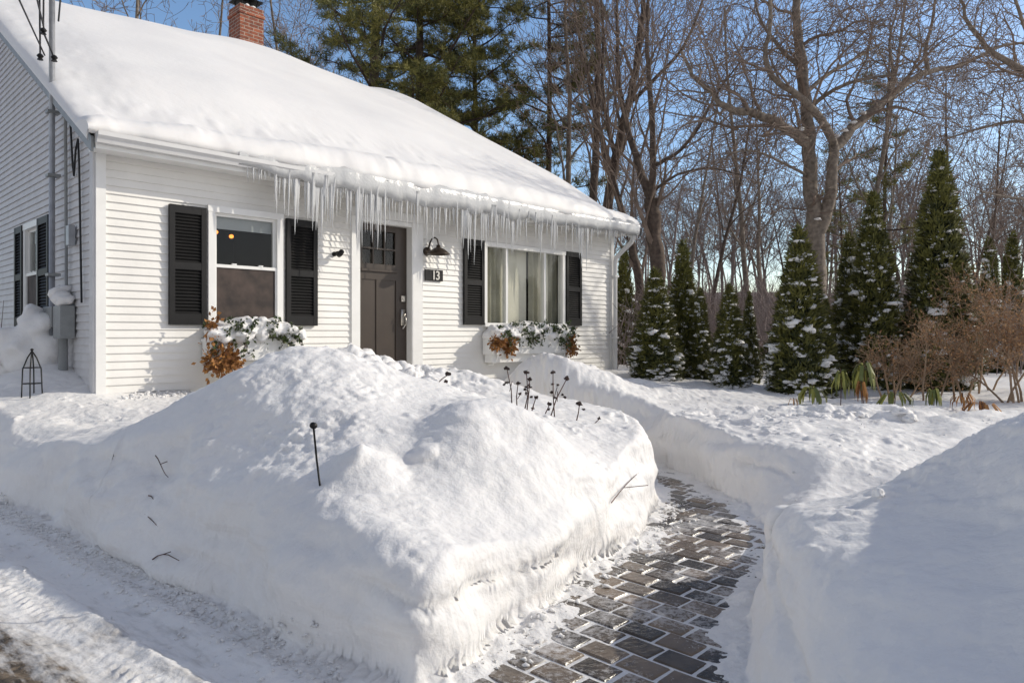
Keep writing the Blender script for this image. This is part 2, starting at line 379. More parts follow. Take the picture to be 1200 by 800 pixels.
mxw = nt.nodes.new('ShaderNodeMixRGB'); nt.links.new(mrw.outputs[0], mxw.inputs[0]); m2_ = nt.nodes.new('ShaderNodeMixRGB'); m2_.blend_type = 'MULTIPLY'; m2_.inputs[0].default_value = 1; m2_.inputs[2].default_value = (1.06, 1.01, 1.0, 1); nt.links.new(h2_.outputs[0], m2_.inputs[1]); nt.links.new(m2_.outputs[0], mxw.inputs[1]); nt.links.new(ml.outputs[0], mxw.inputs[2])
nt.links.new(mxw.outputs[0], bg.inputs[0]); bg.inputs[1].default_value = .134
sc = bpy.context.scene
sc.view_settings.view_transform = 'Standard'; sc.view_settings.look = 'None'; sc.view_settings.exposure = 0; sc.view_settings.gamma = 1
sc.render.engine = 'CYCLES'; sc.cycles.use_denoising = True
sc.cycles.max_bounces = 8; sc.cycles.diffuse_bounces = 4; sc.cycles.glossy_bounces = 3; sc.cycles.transmission_bounces = 5; sc.cycles.transparent_max_bounces = 12
sc.cycles.caustics_reflective = False; sc.cycles.caustics_refractive = False

# ------------------------------------------------------------------ SNOW TERRAIN
def seg_poly_dist(px, py, poly):
    """signed distance to a closed polygon: negative inside"""
    poly = np.array(poly, float); n = len(poly)
    d = np.full(px.shape, 1e9); ins = np.zeros(px.shape, bool)
    for i in range(n):
        ax, ay = poly[i]; bx, by = poly[(i + 1) % n]
        ex, ey = bx - ax, by - ay
        t = np.clip(((px - ax) * ex + (py - ay) * ey) / (ex * ex + ey * ey), 0, 1)
        d = np.minimum(d, np.hypot(px - ax - t * ex, py - ay - t * ey))
        c = ((ay > py) != (by > py)) & (px < (bx - ax) * (py - ay) / ((by - ay) + 1e-12) + ax)
        ins ^= c
    return np.where(ins, -d, d)

HO = np.array([-4.043, 7.0]); U = np.array([.6964, .7177]); V = np.array([-.7177, .6964])   # house corner, along the front, into the house
def HL(s, q):
    p = HO + U * s + V * q; return (p[0], p[1])
DRIVE = [(-30, 27.5), (-3.9, 5.49), (-2.21, 4.145), (-1.11, 3.14), (-.62, 2.76), (-.36, 2.55), (-.3, 1.5), (.2, -3), (.2, -30), (-60, -30), (-60, 27.5)]
PATH = [(-.36, 2.55), (-.13, 2.84), (.21, 3.54), (.70, 4.39), (.94, 5.0), (1.09, 5.6), (1.16, 6.3), (1.06, 6.95), (.5, 7.45), (-.6, 8.6), (-1.9, 9.2), (-1.3, 9.9), (-.5, 9.6), (.6, 8.35), (1.35, 7.35),
        (1.62, 6.6), (1.72, 6.0), (1.76, 5.45), (1.74, 5.0), (1.66, 4.5), (1.38, 3.85), (1.06, 3.25), (.88, 2.75), (.72, 1.8), (.7, .5), (.5, -3), (-1, -3), (-1, 2)]
ctrl = []
def cp(px, py, D): ctrl.append(W(px, py, D))
def cw(x, y, z): ctrl.append((x, y, z))
# left yard and the great left bank
for a in [(0, 522, 5.85), (50, 523, 5.4), (95, 525, 5.0), (140, 505, 4.95), (180, 485, 4.9), (250, 447, 4.9), (330, 411, 4.8), (368, 408, 4.8), (400, 412, 4.8), (432, 426, 4.8), (480, 466, 4.6), (508, 481, 4.3),
          (545, 474, 4.2), (600, 489, 4.2), (640, 513, 4.15), (700, 500, 5.6), (742, 502, 5.5), (640, 482, 6.2), (700, 486, 6.4), (735, 496, 6.2), (560, 470, 6), (560, 560, 3.7), (500, 555, 3.7), (655, 575, 4.0), (700, 548, 4.5), (730, 518, 5.1),
          (545, 628, 3.25), (495, 632, 3.0), (430, 610, 3.15), (400, 598, 3.3), (330, 556, 3.68), (260, 548, 4.0), (190, 545, 4.3), (330, 480, 4.25), (400, 475, 4.25), (400, 530, 3.8), (450, 500, 4.0), (480, 540, 3.8), (600, 600, 3.6)]: cp(*a)
for a in [(-4.04, 7.0, .72), (-3.5, 7.4, .66), (-2.8, 7.9, .68), (-4.4, 6.3, .55), (-3.4, 6.2, .55), (-2.6, 6.2, .6), (-4.75, 7.3, .92), (-5.4, 7.9, .98), (-5.2, 6.7, .62), (-6.5, 8.2, .9), (-6, 7.4, .5), (-8, 9.5, .7), (-4.7, 6.9, .7),
          (-1.9, 8.8, .62), (-.9, 10.0, .35), (-.3, 9.3, .45), (-2.4, 5.9, .7), (-1.4, 5.8, .9), (-12, 15, .8), (-20, 25, .8)]: cw(*a)
for a in [(430, 424, 7.5), (400, 411, 7.8), (480, 445, 7.1), (515, 461, 6.8), (530, 470, 6.4)]: cp(*a)
# beyond the walkway
for a in [(600, 422, 9.2), (640, 419, 9.6), (565, 440, 8.9), (690, 436, 9.5), (760, 462, 8.3), (755, 477, 7.2), (800, 487, 6.9), (850, 499, 6.35), (900, 512, 5.8), (985, 529, 5.25), (850, 458, 10), (1050, 486, 7), (920, 466, 9.6)]: cp(*a)
for a in [(1.89, 4.44, .20), (2.2, 4.75, .24), (2.35, 4.9, .27), (3.3, 5.5, .34), (2.6, 4.4, .33), (3.6, 4.7, .36), (4.8, 5.4, .4), (2.9, 6.2, .47), (4.2, 6.6, .47), (5.5, 7.2, .48), (7, 9, .5), (3, 9, .5), (2, 11, .58), (1.8, 13.2, .64), (4, 13, .5), (9, 13, .5), (15, 10, .5), (14, 22, .5), (0, 25, .5), (30, 30, .5), (-20, 45, .5), (20, 50, .5), (40, 5, .5), (10, 4.5, .5)]: cw(*a)
# right foreground bank
for a in [(906, 643, 3.0), (930, 620, 3.1), (960, 600, 3.2), (1000, 586, 3.3), (1060, 556, 3.4), (1130, 516, 3.4), (1200, 503, 3.4), (1290, 497, 3.5), (1000, 700, 2.35), (960, 740, 2.35), (1000, 800, 1.95), (1100, 690, 2.25), (1200, 690, 2.15), (1200, 800, 1.75), (1100, 800, 1.8), (1200, 600, 2.6), (1100, 620, 2.7)]: cp(*a)
for a in [(4.2, 3.4, 1.0), (4.5, 4.4, .42), (3.2, 4.1, .40), (2.3, 3.95, .36), (1.7, .6, .5), (3.6, 1.5, 1.1), (2.6, 2.4, 1.3), (2.8, 1.6, 1.2), (2.0, 1.35, .92), (2.25, 2.0, 1.12), (2.4, 2.85, 1.12), (3.2, 3.0, 1.2), (2.4, .9, .95), (7, 2, .5), (1.8, -1, .4), (5, -4, .45), (30, -20, .45), (-5, -8, .4), (-30, -20, .4)]: cw(*a)  # includes an added out-of-view ridge, raised to cast shade on this bank
ctrl = np.array(ctrl)
def _phi(ax, ay, bx, by): return np.sqrt((ax[:, None] - bx[None]) ** 2 + (ay[:, None] - by[None]) ** 2 + .06)
A = _phi(ctrl[:, 0], ctrl[:, 1], ctrl[:, 0], ctrl[:, 1]); n = len(ctrl)
A2 = np.zeros((n + 1, n + 1)); A2[:n, :n] = A - np.eye(n) * .012; A2[n, :n] = 1; A2[:n, n] = 1
wts = np.linalg.solve(A2, np.concatenate([ctrl[:, 2], [0]]))
def top_h(x, y):
    sh = x.shape; x = x.ravel(); y = y.ravel(); o = np.empty(len(x))
    for i in range(0, len(x), 40000):
        o[i:i + 40000] = _phi(x[i:i + 40000], y[i:i + 40000], ctrl[:, 0], ctrl[:, 1]) @ wts[:n] + wts[n]
    return np.clip(o, .12, 1.6).reshape(sh)

def graded(a, b, step, lo, hi, g=1.09):
    mid = list(np.arange(a, b, step)); l = []; s = step; x = a
    while x > lo: s *= g; x -= s; l.append(x)
    r = []; s = step; x = mid[-1]
    while x < hi: s *= g; x += s; r.append(x)
    return np.array(l[::-1] + mid + r)
gx = graded(-4.3, 3.2, .0125, -160, 260); gy = graded(1.6, 7.2, .0125, -60, 260, 1.06)
X, Y = np.meshgrid(gx, gy)
wx = X + .07 * fbm(X * 2, Y * 2, oct=2, seed=5); wy = Y + .07 * fbm(X * 2, Y * 2, oct=2, seed=9)
dD = seg_poly_dist(wx, wy, DRIVE); dP = seg_poly_dist(wx, wy, PATH)
# hard-to-see inside of the house is left low
T = top_h(X, Y)
near = np.exp(-np.maximum(0, np.hypot(X - 1, Y - 4) - 9) / 6)
T += (.045 * fbm(X * 1.1, Y * 1.1, oct=3, seed=21) + .02 * fbm(X * 4, Y * 4, oct=4, seed=31)) * (.3 + .7 * near)
lump = np.clip(fbm(X * 6.5, Y * 6.5, oct=3, seed=44) - .12, 0, 1) * .04 * sstep(.05, .35, fbm(X * .9, Y * .9, oct=2, seed=77) + .2)
lump += np.clip(fbm(X * 15, Y * 15, oct=3, seed=45) - .2, 0, 1) * .03 * sstep(0.0, .5, fbm(X * 1.3, Y * 1.3, oct=2, seed=78))
T += lump
def gb(px, py, D, r, a, rx=1):
    c = W(px, py, D); return a * np.exp(-(((X - c[0]) / r / rx) ** 2 + ((Y - c[1]) / r) ** 2))
T += gb(550, 482, 4.15, .36, .05) + gb(505, 490, 4.3, .19, -.06) + gb(600, 500, 3.9, .3, .03) + gb(470, 500, 4.0, .2, -.04) - gb(385, 412, 4.75, .3, .045, 1.3) + gb(440, 560, 3.5, .2, .03) + gb(640, 560, 4.0, .22, .03)
rough = sstep(-.05, .3, fbm(X * .9, Y * .9, oct=3, seed=177)) * near
T += rough * (.010 * (1 - 2 * np.abs(fbm(X * 6, Y * 6, oct=3, seed=178, gain=.6))) + .010 * fbm(X * 17, Y * 17, oct=3, seed=179, gain=.6)) + .004 * fbm(X * 20, Y * 20, oct=3, seed=180) * near
T += (.022 * fbm(X * 2.6, Y * 2.6, oct=4, seed=190, gain=.6) + .006 * fbm(X * 14, Y * 14, oct=3, seed=191)) * (X > .75) * (Y < 3.9) * (Y > .5)
T += .05 * fbm(X * 1.7, Y * 1.7, oct=3, seed=181) * (X > 1.0) * sstep(4.5, 5.5, Y) + .13 * fbm(X * 1.9, Y * 1.9, oct=4, seed=182) * np.exp(-(((X - .6) / 1.6) ** 2 + ((Y - 9) / 1.3) ** 2))
# shovelled heap by the door, rough-chunked
hp = np.exp(-(((X + 1.35) / .9) ** 2 + ((Y - 7.4) / .8) ** 2)); T += hp * .24 * np.abs(fbm(X * 4, Y * 4, oct=4, seed=52)) - hp * .04
# the broken snow at the far right yard
hp = np.exp(-(((X - 4) / 2.6) ** 2 + ((Y - 7.0) / .9) ** 2)); T += hp * .12 * np.clip(fbm(X * 6, Y * 6, oct=4, seed=53), 0, 1)
# pointed little heap beside the stake
def cone(cx, cy, h, r): return h * np.clip(1 - np.hypot(X - cx, (Y - cy)) / r, 0, 1) ** 1.3
cxx = W(424, 568, 3.62); T += cone(cxx[0], cxx[1], .13, .24)
# footprints/ridges across left yard
T += .02 * np.sin((Y * 1.0 + X * .25) * 9 + 2 * fbm(X * 2, Y * 2, seed=3)) * np.exp(-(((X + 4) / 1.6) ** 2 + ((Y - 6.1) / .6) ** 2))
w1 = .34 + .08 * fbm(X * 2, Y * 2, oct=2, seed=61); w1 = np.where(X < -2.6, w1 * .9, w1)
w2 = .15 + .09 * fbm(X * 1.3, Y * 1.3, oct=2, seed=62)
w2 = np.where((X > .8) & (Y < 3.6), w2 + .10, w2)
w2 = w2 + .35 * sstep(7.0, 7.8, Y)
w2 = w2 + (X > 1.5) * .45 * np.exp(-((X - 2.0) ** 2 + (Y - 5.15) ** 2) / .45 ** 2)
def prof(t):
    t = np.clip(t, 0, 1); return np.sin(t * math.pi / 2) ** .85
SD = prof(dD / w1); SP = prof(dP / np.maximum(w2, .07))
S = SD * SP
# spilled lumps at the foot of the cuts
dm = np.minimum(dD, dP)
foot = np.exp(-(np.clip(dP, -1, 0) / .10) ** 2) * np.exp(-(np.clip(dP, 0, 1) / .025) ** 2) * .5 + np.exp(-(np.clip(dD, -1, 1) / .06) ** 2) * .25
rub = np.clip(fbm(X * 8, Y * 8, oct=3, seed=71) + .12, 0, 1) * .10 + np.clip(fbm(X * 25, Y * 25, oct=2, seed=72), 0, 1) * .02 * (dP < 0)
floorz = np.zeros_like(X)
inD = dD < 0; inP = (dP < 0)
# the drive: packed, with wheel ruts running along it
ed = np.array([3.35, -2.78]); ed /= np.linalg.norm(ed); en = np.array([ed[1], -ed[0]])
along = (X + 3.9) * ed[0] + (Y - 5.49) * ed[1]; across = (X + 3.9) * en[0] + (Y - 5.49) * en[1]
across = across if across[(np.abs(X + 2.06) < .1) & (np.abs(Y - 3.23) < .1)].mean() > 0 else -across
aw = across + .03 * fbm(along * .8, across * .8, seed=12)
rut = np.zeros_like(X)
for c_, wd_, dp_ in [(.10, .05, .018), (.30, .06, .03), (.38, .035, .02), (.62, .07, .012), (.8, .04, .010), (1.15, .06, .02), (1.35, .06, .02)]:
    rut -= dp_ * np.exp(-((aw - c_) / wd_) ** 2); rut += dp_ * .5 * np.exp(-((aw - c_ - wd_ * 1.8) / wd_ / .8) ** 2)
tread = .007 * np.sign(np.sin(along * 95 + np.sin(aw * 60) * 1.5)) * (np.exp(-((aw - .12) / .06) ** 2) + np.exp(-((aw - .55) / .05) ** 2)) * sstep(-.2, .4, fbm(along * 1.2, across * 2, seed=13))
drive_z = .012 + rut * .7 + tread + .009 * fbm(X * 5, Y * 5, oct=4, seed=14) + .012 * np.clip(fbm(X * 22, Y * 22, oct=3, seed=15), 0, 1)
# the walk: thin trodden snow over pavers
PU = U; PV = V
cov = .45 * sstep(-.32, 0, dP) + .62 * sstep(4.9, 6.0, Y) * sstep(.35, .0, np.abs(X - 1.5) - .25) + .5 * sstep(.5, .95, X - (Y - 2.7) * .33) * 1.0 - .15
covn = fbm(X * 3.2, Y * 3.2, oct=4, seed=81)
cov = cov + .55 * sstep(-.20, -.02, dP) * (X < 1.3)
path_z = -.0085 + .011 * (covn * .8 + cov * 1.0 - .10) + .0055 * fbm(X * 13, Y * 13, oct=5, seed=82, gain=.75) + .012 * np.clip(fbm(X * 17, Y * 17, oct=4, seed=83, gain=.7) - .05, 0, 1) * sstep(-.24, -.05, dP)
path_z = np.clip(path_z, -.0062, .03)
flo = np.where(inD & ~inP, drive_z, np.where(inP & ~inD, path_z, np.where(inD & inP, np.where(X > -.30, path_z, drive_z), 0)))
bl = sstep(-.34, -.16, X + .06 * covn * 2)
flo = np.where(inD & inP, drive_z * (1 - bl) + path_z * bl, flo)
Z = T * S + flo * (1 - S) + rub * foot * (1 - .6 * S)
# side lumps on the steep faces: push along the normal
def normals(X, Y, Z):
    P = np.stack([X, Y, Z], -1)
    du = np.gradient(P, axis=1); dv = np.gradient(P, axis=0)
    nn = np.cross(du, dv); nn /= (np.linalg.norm(nn, axis=-1, keepdims=True) + 1e-12); return nn
NN = normals(X, Y, Z)
steep = np.clip(1 - NN[..., 2], 0, 1) * (S > .02)
disp = (.09 * fbm(X * 2.2, Y * 2.2, Z * 4, oct=2, seed=91) + .035 * fbm(X * 3.5, Y * 3.5, Z * 13, oct=3, seed=93) + .013 * fbm(X * 14, Y * 14, Z * 20, oct=3, seed=92, gain=.6)) * np.clip(steep * 1.6, 0, 1)
# a thin weathered layer line in the cut face
layer = np.exp(-((Z - T * .66 - .03 * fbm(X * 2, Y * 2, seed=8)) / .014) ** 2) * .032 * sstep(-.3, .3, fbm(X * 1.5, Y * 1.5, seed=18) + .15)
disp -= layer * np.clip(steep * 1.6, 0, 1) * (dP < .5)
X2 = X + NN[..., 0] * disp; Y2 = Y + NN[..., 1] * disp; Z2 = Z + NN[..., 2] * disp
NN = normals(X2, Y2, Z2)

ny, nx = X.shape
cX = (X[:-1, :-1] + X[1:, 1:]) / 2; cY = (Y[:-1, :-1] + Y[1:, 1:]) / 2
fl = lambda a: (a[:-1, :-1] + a[1:, 1:]) / 2
cD = fl(dD); cP = fl(dP)
lab = np.zeros(cX.shape, int)                                   # 0 snow field
lab[(cD < -.02)] = 1                                            # drive
pth = (cP < -.02) & ((cX > -.26) | (cD >= -.02)) & (cY > -2.9); lab[pth] = 2
left = (cX < 1.45) & (lab == 0) & (cY < 7.3 - .55 * (cX - 1.2)) & (cY > 2) & (cX - cY * .0 > -3.0 + (cY - 5.0) * 1.2) & (cY < 6.9 + .2 * (1.2 - cX))
left &= ~((cX > 1.2) & (cY < 4.5)); left &= ~((cX > .5) & (cY < 3.4))
lab[left] = 3
rb = (lab == 0) & (cX > .5) & (cX < 4.6) & (cY < 4.05 + .0 * cX) & (cY > .3); lab[rb] = 4
# nothing is laid inside the house
hs = (cX - HO[0]) * U[0] + (cY - HO[1]) * U[1]; hq = (cX - HO[0]) * V[0] + (cY - HO[1]) * V[1]
keep = ~((hs > .3) & (hs < 8.1) & (hq > .3) & (hq < 12))
idx = np.arange(ny * nx).reshape(ny, nx)
quads = np.stack([idx[:-1, :-1], idx[:-1, 1:], idx[1:, 1:], idx[1:, :-1]], -1)
PV3 = np.stack([X2, Y2, Z2], -1).reshape(-1, 3); NV3 = NN.reshape(-1, 3)
across_f = across.reshape(-1); along_f = along.reshape(-1)
def terrain(name, which, mat, bare=None):
    q = quads[(lab == which) & keep]
    u, inv = np.unique(q, return_inverse=True); q = inv.reshape(q.shape)
    b = MB(); b.add(PV3[u], q); o = b.build(name, mat, smooth=True)
    if bare is not None:
        at = o.data.attributes.new('bare', 'FLOAT', 'POINT'); at.data.foreach_set('value', bare[u].astype(np.float32))
    o.data.normals_split_custom_set_from_vertices(NV3[u].astype(np.float32))
    return o
tag(terrain('snow_ground', 0, M['snow']), kind='structure')
bare = -.02 + .34 * sstep(.50, .90, across_f) + .08 * sstep(.12, .02, np.abs(across_f - .45)) + .06 * sstep(.1, .03, np.abs(across_f - .08))
bare = bare + .12 * sstep(1.0, .2, np.hypot(X.ravel() + 1.75, Y.ravel() - 2.75))
tag(terrain('driveway', 1, M['snowdrive'], bare), kind='structure')
tag(terrain('path_snow', 2, M['snowpath']), kind='structure')
tag(terrain('snow_bank', 3, M['snowbank']), 'huge shovelled snow bank with a rounded peak between the driveway and the stone walk', 'snow bank')
tag(terrain('snow_bank', 4, M['snowbank']), 'smooth shaded snow bank in the right foreground beside the stone walk', 'snow bank')

_gz = Z2
def ground(x, y):
    i = np.clip(np.searchsorted(gx, x) - 1, 0, len(gx) - 2); j = np.clip(np.searchsorted(gy, y) - 1, 0, len(gy) - 2)
    tx = (x - gx[i]) / (gx[i + 1] - gx[i]); ty = (y - gy[j]) / (gy[j + 1] - gy[j])
    return float((_gz[j, i] * (1 - tx) + _gz[j, i + 1] * tx) * (1 - ty) + (_gz[j + 1, i] * (1 - tx) + _gz[j + 1, i + 1] * tx) * ty)

# pavers of the walk (one surface)
rng = np.random.RandomState(4)
pb = MB(); LW, LH = .192, .140
offs = rng.rand(200) * .05
for i in range(-60, 60):
    for j in range(-60, 90):
        a0 = j * LH; b0 = i * LW + (j % 2) * LW * .5 + offs[j + 60]
        ca = a0 + LH / 2; cb = b0 + LW / 2
        x, y = PU[0] * ca + PV[0] * cb + .6, PU[1] * ca + PV[1] * cb + 4
        dd = seg_poly_dist(np.array([x]), np.array([y]), PATH)[0]
        if dd > .06 or y < .6 or y > 10 or x < -.75: continue
        g = .0045 + .003 * rng.rand(); h = .0014 * rng.randn(); th = .008
        w = LW / 2 - g - .003 * rng.rand(); l = LH / 2 - g - .003 * rng.rand()
        rot = .02 * rng.randn(); tl = .0025 * rng.randn(2)
        vs = []
        for (k, zz) in ((0, -.05), (.0, -th + h), (th * .7, h)):
            for sx_, sy_ in ((-1, -1), (1, -1), (1, 1), (-1, 1)):
                cj = 1 - .035 * rng.rand()
                aa = sx_ * (l - k) * cj; bb = sy_ * (w - k) * cj
                aa, bb = aa * math.cos(rot) - bb * math.sin(rot), aa * math.sin(rot) + bb * math.cos(rot)
                vs.append((x + PU[0] * aa + PV[0] * bb, y + PU[1] * aa + PV[1] * bb, zz + tl[0] * sx_ * .3 + tl[1] * sy_ * .3))
        f = [(8, 9, 10, 11)]
        for k in range(2):
            for m_ in range(4): f.append((k * 4 + m_, k * 4 + (m_ + 1) % 4, k * 4 + 4 + (m_ + 1) % 4, k * 4 + 4 + m_))
        pb.add(vs, f, tone=.12 + rng.rand() ** 1.3 * .5)
tag(pb.build('path', M['paver']), kind='structure')

# hills behind the woods
hx = np.linspace(-160, 220, 90); hy = np.linspace(24, 190, 50); HX, HY = np.meshgrid(hx, hy)
HZ = .4 + sstep(30, 80, HY) * (4.6 + 1.2 * sstep(0, 60, HX)) + 2.2 * fbm(HX * .03, HY * .03, seed=6) * sstep(30, 70, HY) + sstep(80, 190, HY) * 4 - .4 * sstep(28, 24, HY)
b = MB(); ii = np.arange(90 * 50).reshape(50, 90)
b.add(np.stack([HX, HY, HZ], -1).reshape(-1, 3), np.stack([ii[:-1, :-1], ii[:-1, 1:], ii[1:, 1:], ii[1:, :-1]], -1).reshape(-1, 4))
tag(b.build('hills', M['hillm'], smooth=True), kind='structure')
def farz(x, y):
    return float(.4 + sstep(30, 80, y) * (4.6 + 1.2 * sstep(0, 60, x))) if y > 28 else .4

# ------------------------------------------------------------------ HOUSE (local: x along the front, y into the house, z up)
HA = math.atan2(U[1], U[0])
house = empty('house', (HO[0], HO[1], 0), HA)
tag(house, 'white clapboard cape house with black shutters and a snow covered roof', 'house')
LEN, DEP = 8.42, 13.6; EAVE = 3.12; SL = .565
RQ = 6.8
def deck(q): return EAVE + SL * (q + .3) if q <= RQ else EAVE + SL * (RQ + .3) - SL * (q - RQ)
EXP = .0785
def clap(b, x0, x1, z0, z1, holes, zmax=None, axis='front', th=.017):
    """clapboards with openings; zmax(x) clips the rows under a raking roof"""
    k = math.floor(z0 / EXP)
    while k * EXP < z1:
        r0, r1 = k * EXP, (k + 1) * EXP
        cuts = sorted(set([max(r0, z0), min(r1, z1)] + [h for ho in holes for h in (ho[2], ho[3]) if max(r0, z0) < h < min(r1, z1)]))
        for c0, c1 in zip(cuts[:-1], cuts[1:]):
            if c1 - c0 < 1e-5: continue
            iv = [(x0, x1)]
            if zmax is not None:
                lo, hi = zmax(c1)
                iv = [(max(x0, lo), min(x1, hi))]
                if iv[0][1] <= iv[0][0]: continue
            for ho in holes:
                if ho[2] < (c0 + c1) / 2 < ho[3]:
                    nv = []
                    for a, c in iv:
                        if ho[0] > a: nv.append((a, min(c, ho[0])))
                        if ho[1] < c: nv.append((max(a, ho[1]), c))
                    iv = [(a, c) for a, c in nv if c - a > 1e-4]
            y0 = -th * (1 - (c0 - r0) / EXP) - .002; y1 = -th * (1 - (c1 - r0) / EXP) - .002
            for a, c in iv:
                vs = [(a, y0, c0), (c, y0, c0), (c, y1, c1), (a, y1, c1)]; f = [(0, 1, 2, 3)]
                vs += [(a, 0, c0), (c, 0, c0)]; f.append((4, 5, 1, 0))
                if axis == 'gable': vs = [(v[1], v[0], v[2]) for v in vs]; f = [tuple(reversed(q)) for q in f]
                b.add(vs, f)
        k += 1
W1 = (1.10, 1.93, 1.38, 2.66); DO = (3.0, 3.85, .60, 2.72); W2 = (5.20, 7.02, 1.42, 2.64); WG = (1.97, 2.63, 1.38, 2.60)
b = MB(); clap(b, 0.085, LEN - .085, .0, EAVE - .02, [W1, DO, W2]); b.build('wall', M['siding'], house)
def gz(z):
    if z < EAVE + SL * .3: return (0.0, DEP)
    q = (z - EAVE) / SL - .3
    return (q, 2 * RQ - q)
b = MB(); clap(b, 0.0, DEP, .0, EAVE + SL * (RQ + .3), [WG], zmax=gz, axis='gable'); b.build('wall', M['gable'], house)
# the far side and back, plain clapboard planes
b = MB(); b.box(LEN - .02, LEN, .0, DEP, 0, EAVE + .05); b.box(.02, LEN - .02, DEP - .02, DEP, 0, EAVE); b.build('wall', M['siding'], house)
b = MB()
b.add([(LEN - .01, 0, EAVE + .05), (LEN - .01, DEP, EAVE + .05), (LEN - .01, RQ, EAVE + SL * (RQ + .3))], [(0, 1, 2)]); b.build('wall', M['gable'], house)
# corner boards, frieze, water table
b = MB(); b.box(-.004, .085, -.028, .004, 0, EAVE - .02, bev=.003); b.build('corner_board', M['trim'], house)
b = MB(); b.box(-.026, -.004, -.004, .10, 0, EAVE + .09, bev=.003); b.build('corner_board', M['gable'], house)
b = MB(); b.box(LEN - .085, LEN + .004, -.028, .02, 0, EAVE - .02, bev=.003); b.build('corner_board', M['trim'], house)
# roof slabs, soffit, fascia, rake boards
b = MB()
for q0, q1 in ((-.30, RQ), (RQ, 2 * RQ + .3)):
    za, zb = deck(q0), deck(q1)
    vs = [(-.10, q0, za), (LEN + .18, q0, za), (LEN + .18, q1, zb), (-.10, q1, zb), (-.10, q0, za - .09), (LEN + .18, q0, za - .09), (LEN + .18, q1, zb - .09), (-.10, q1, zb - .09)]
    b.add(vs, [(0, 1, 2, 3), (7, 6, 5, 4), (0, 4, 5, 1), (1, 5, 6, 2), (2, 6, 7, 3), (3, 7, 4, 0)])
roof = b.build('roof', M['grey_metal'], house)
b = MB(); b.box(-.06, LEN + .14, -.27, -.001, EAVE - .075, EAVE - .055); b.build('soffit', M['trim'], house)
b = MB(); b.box(-.09, LEN + .17, -.325, -.302, EAVE - .10, EAVE + .02, bev=.003)
b.build('fascia', M['trim'], house)
b = MB()     # rake board on the gable: follows the slope
for q0, q1 in ((-.31, RQ), (RQ, 2 * RQ + .3)):
    za, zb = deck(q0) - .005, deck(q1) - .005
    for xa, xb in ((-.125, -.103), (LEN + .183, LEN + .20)):
        vs = [(xa, q0, za - .13), (xb, q0, za - .13), (xb, q1, zb - .13), (xa, q1, zb - .13), (xa, q0, za + .02), (xb, q0, za + .02), (xb, q1, zb + .02), (xa, q1, zb + .02)]
        b.add(vs, [(3, 2, 1, 0), (4, 5, 6, 7), (0, 1, 5, 4), (1, 2, 6, 5), (2, 3, 7, 6), (3, 0, 4, 7)])
b.build('rake_board', M['grey_metal'], house)
# gutter (open K-profile) and downspout
gp = [(-.328, EAVE + .045), (-.328, EAVE - .055), (-.39, EAVE - .055), (-.405, EAVE - .02), (-.435, EAVE + .005), (-.438, EAVE + .045), (-.428, EAVE + .045), (-.425, EAVE + .01), (-.34, EAVE - .045), (-.338, EAVE + .045)]
b = MB(); n = len(gp)
vs = [(x, y, z) for x in (-.10, LEN + .2) for y, z in gp]
b.add(vs, [(i, (i + 1) % n, n + (i + 1) % n, n + i) for i in range(n)])
for k, x in enumerate((-.10, LEN + .2)): b.add([(x, -.328, EAVE + .04), (x, -.328, EAVE - .055), (x, -.39, EAVE - .055), (x, -.405, EAVE - .02), (x, -.437, EAVE + .005), (x, -.437, EAVE + .04)], [tuple(range(6))])
gut = b.build('gutter', M['gutter'], house)
b = MB(); b.tube([(LEN + .10, -.385, EAVE - .05), (LEN + .10, -.38, EAVE - .14), (LEN + .07, -.34, EAVE - .22), (LEN + .0, -.16, EAVE - .40), (LEN - .03, -.10, EAVE - .47), (LEN - .035, -.085, EAVE - .56)], .042, k=10)
b.tube([(LEN - .035, -.085, EAVE - .56), (LEN - .035, -.085, 1.5), (LEN - .035, -.085, .45)], .038, k=8)
for z in (2.3, 1.2): b.box(LEN - .09, LEN + .02, -.13, -.03, z, z + .03)
b.build('downspout', M['gutter'], house, smooth=False)

def shutter(x0, x1, z0, z1, gable=False):
    w = x1 - x0; st = .055
    b = MB(); y0, y1 = -.062, -.022
    b.box(x0, x0 + st, y0, y1, z0, z1, bev=.004); b.box(x1 - st, x1, y0, y1, z0, z1, bev=.004)
    zm = z0 + (z1 - z0) * .49
    for a, c in ((z0, z0 + .12), (zm - .035, zm + .045), (z1 - .085, z1)): b.box(x0 + st, x1 - st, y0 + .002, y1, a, c, bev=.003)
    b.box(x0 + st, x1 - st, -.03, -.024, z0 + .01, z1 - .01)
    lv = MB()
    for a, c in ((z0 + .12, zm - .035), (zm + .045, z1 - .085)):
        nn = int((c - a) / .0335)
        for i in range(nn):
            zc = a + (i + .5) * (c - a) / nn
            lv.add([(x0 + st, -.054, zc - .014), (x1 - st, -.054, zc - .014), (x1 - st, -.032, zc + .012), (x0 + st, -.032, zc + .012), (x0 + st, -.050, zc - .019), (x1 - st, -.050, zc - .019), (x1 - st, -.028, zc + .007), (x0 + st, -.028, zc + .007)],
                   [(0, 1, 2, 3), (7, 6, 5, 4), (0, 4, 5, 1), (2, 6, 7, 3)])
    if gable:
        for bb in (b, lv): bb.v = [v[:, [1, 0, 2]] for v in bb.v]; bb.f = [f[:, ::-1] for f in bb.f]
    o = b.build('shutter', M['shutter'], house); lv.build('louvers', M['shutter'], o)
    return o
shutter(.672, 1.055, 1.385, 2.635); shutter(1.985, 2.39, 1.385, 2.635)
shutter(4.765, 5.165, 1.42, 2.66); shutter(7.055, 7.46, 1.42, 2.66)
shutter(1.47, 1.94, 1.375, 2.615, True); shutter(2.66, 3.04, 1.375, 2.615, True)

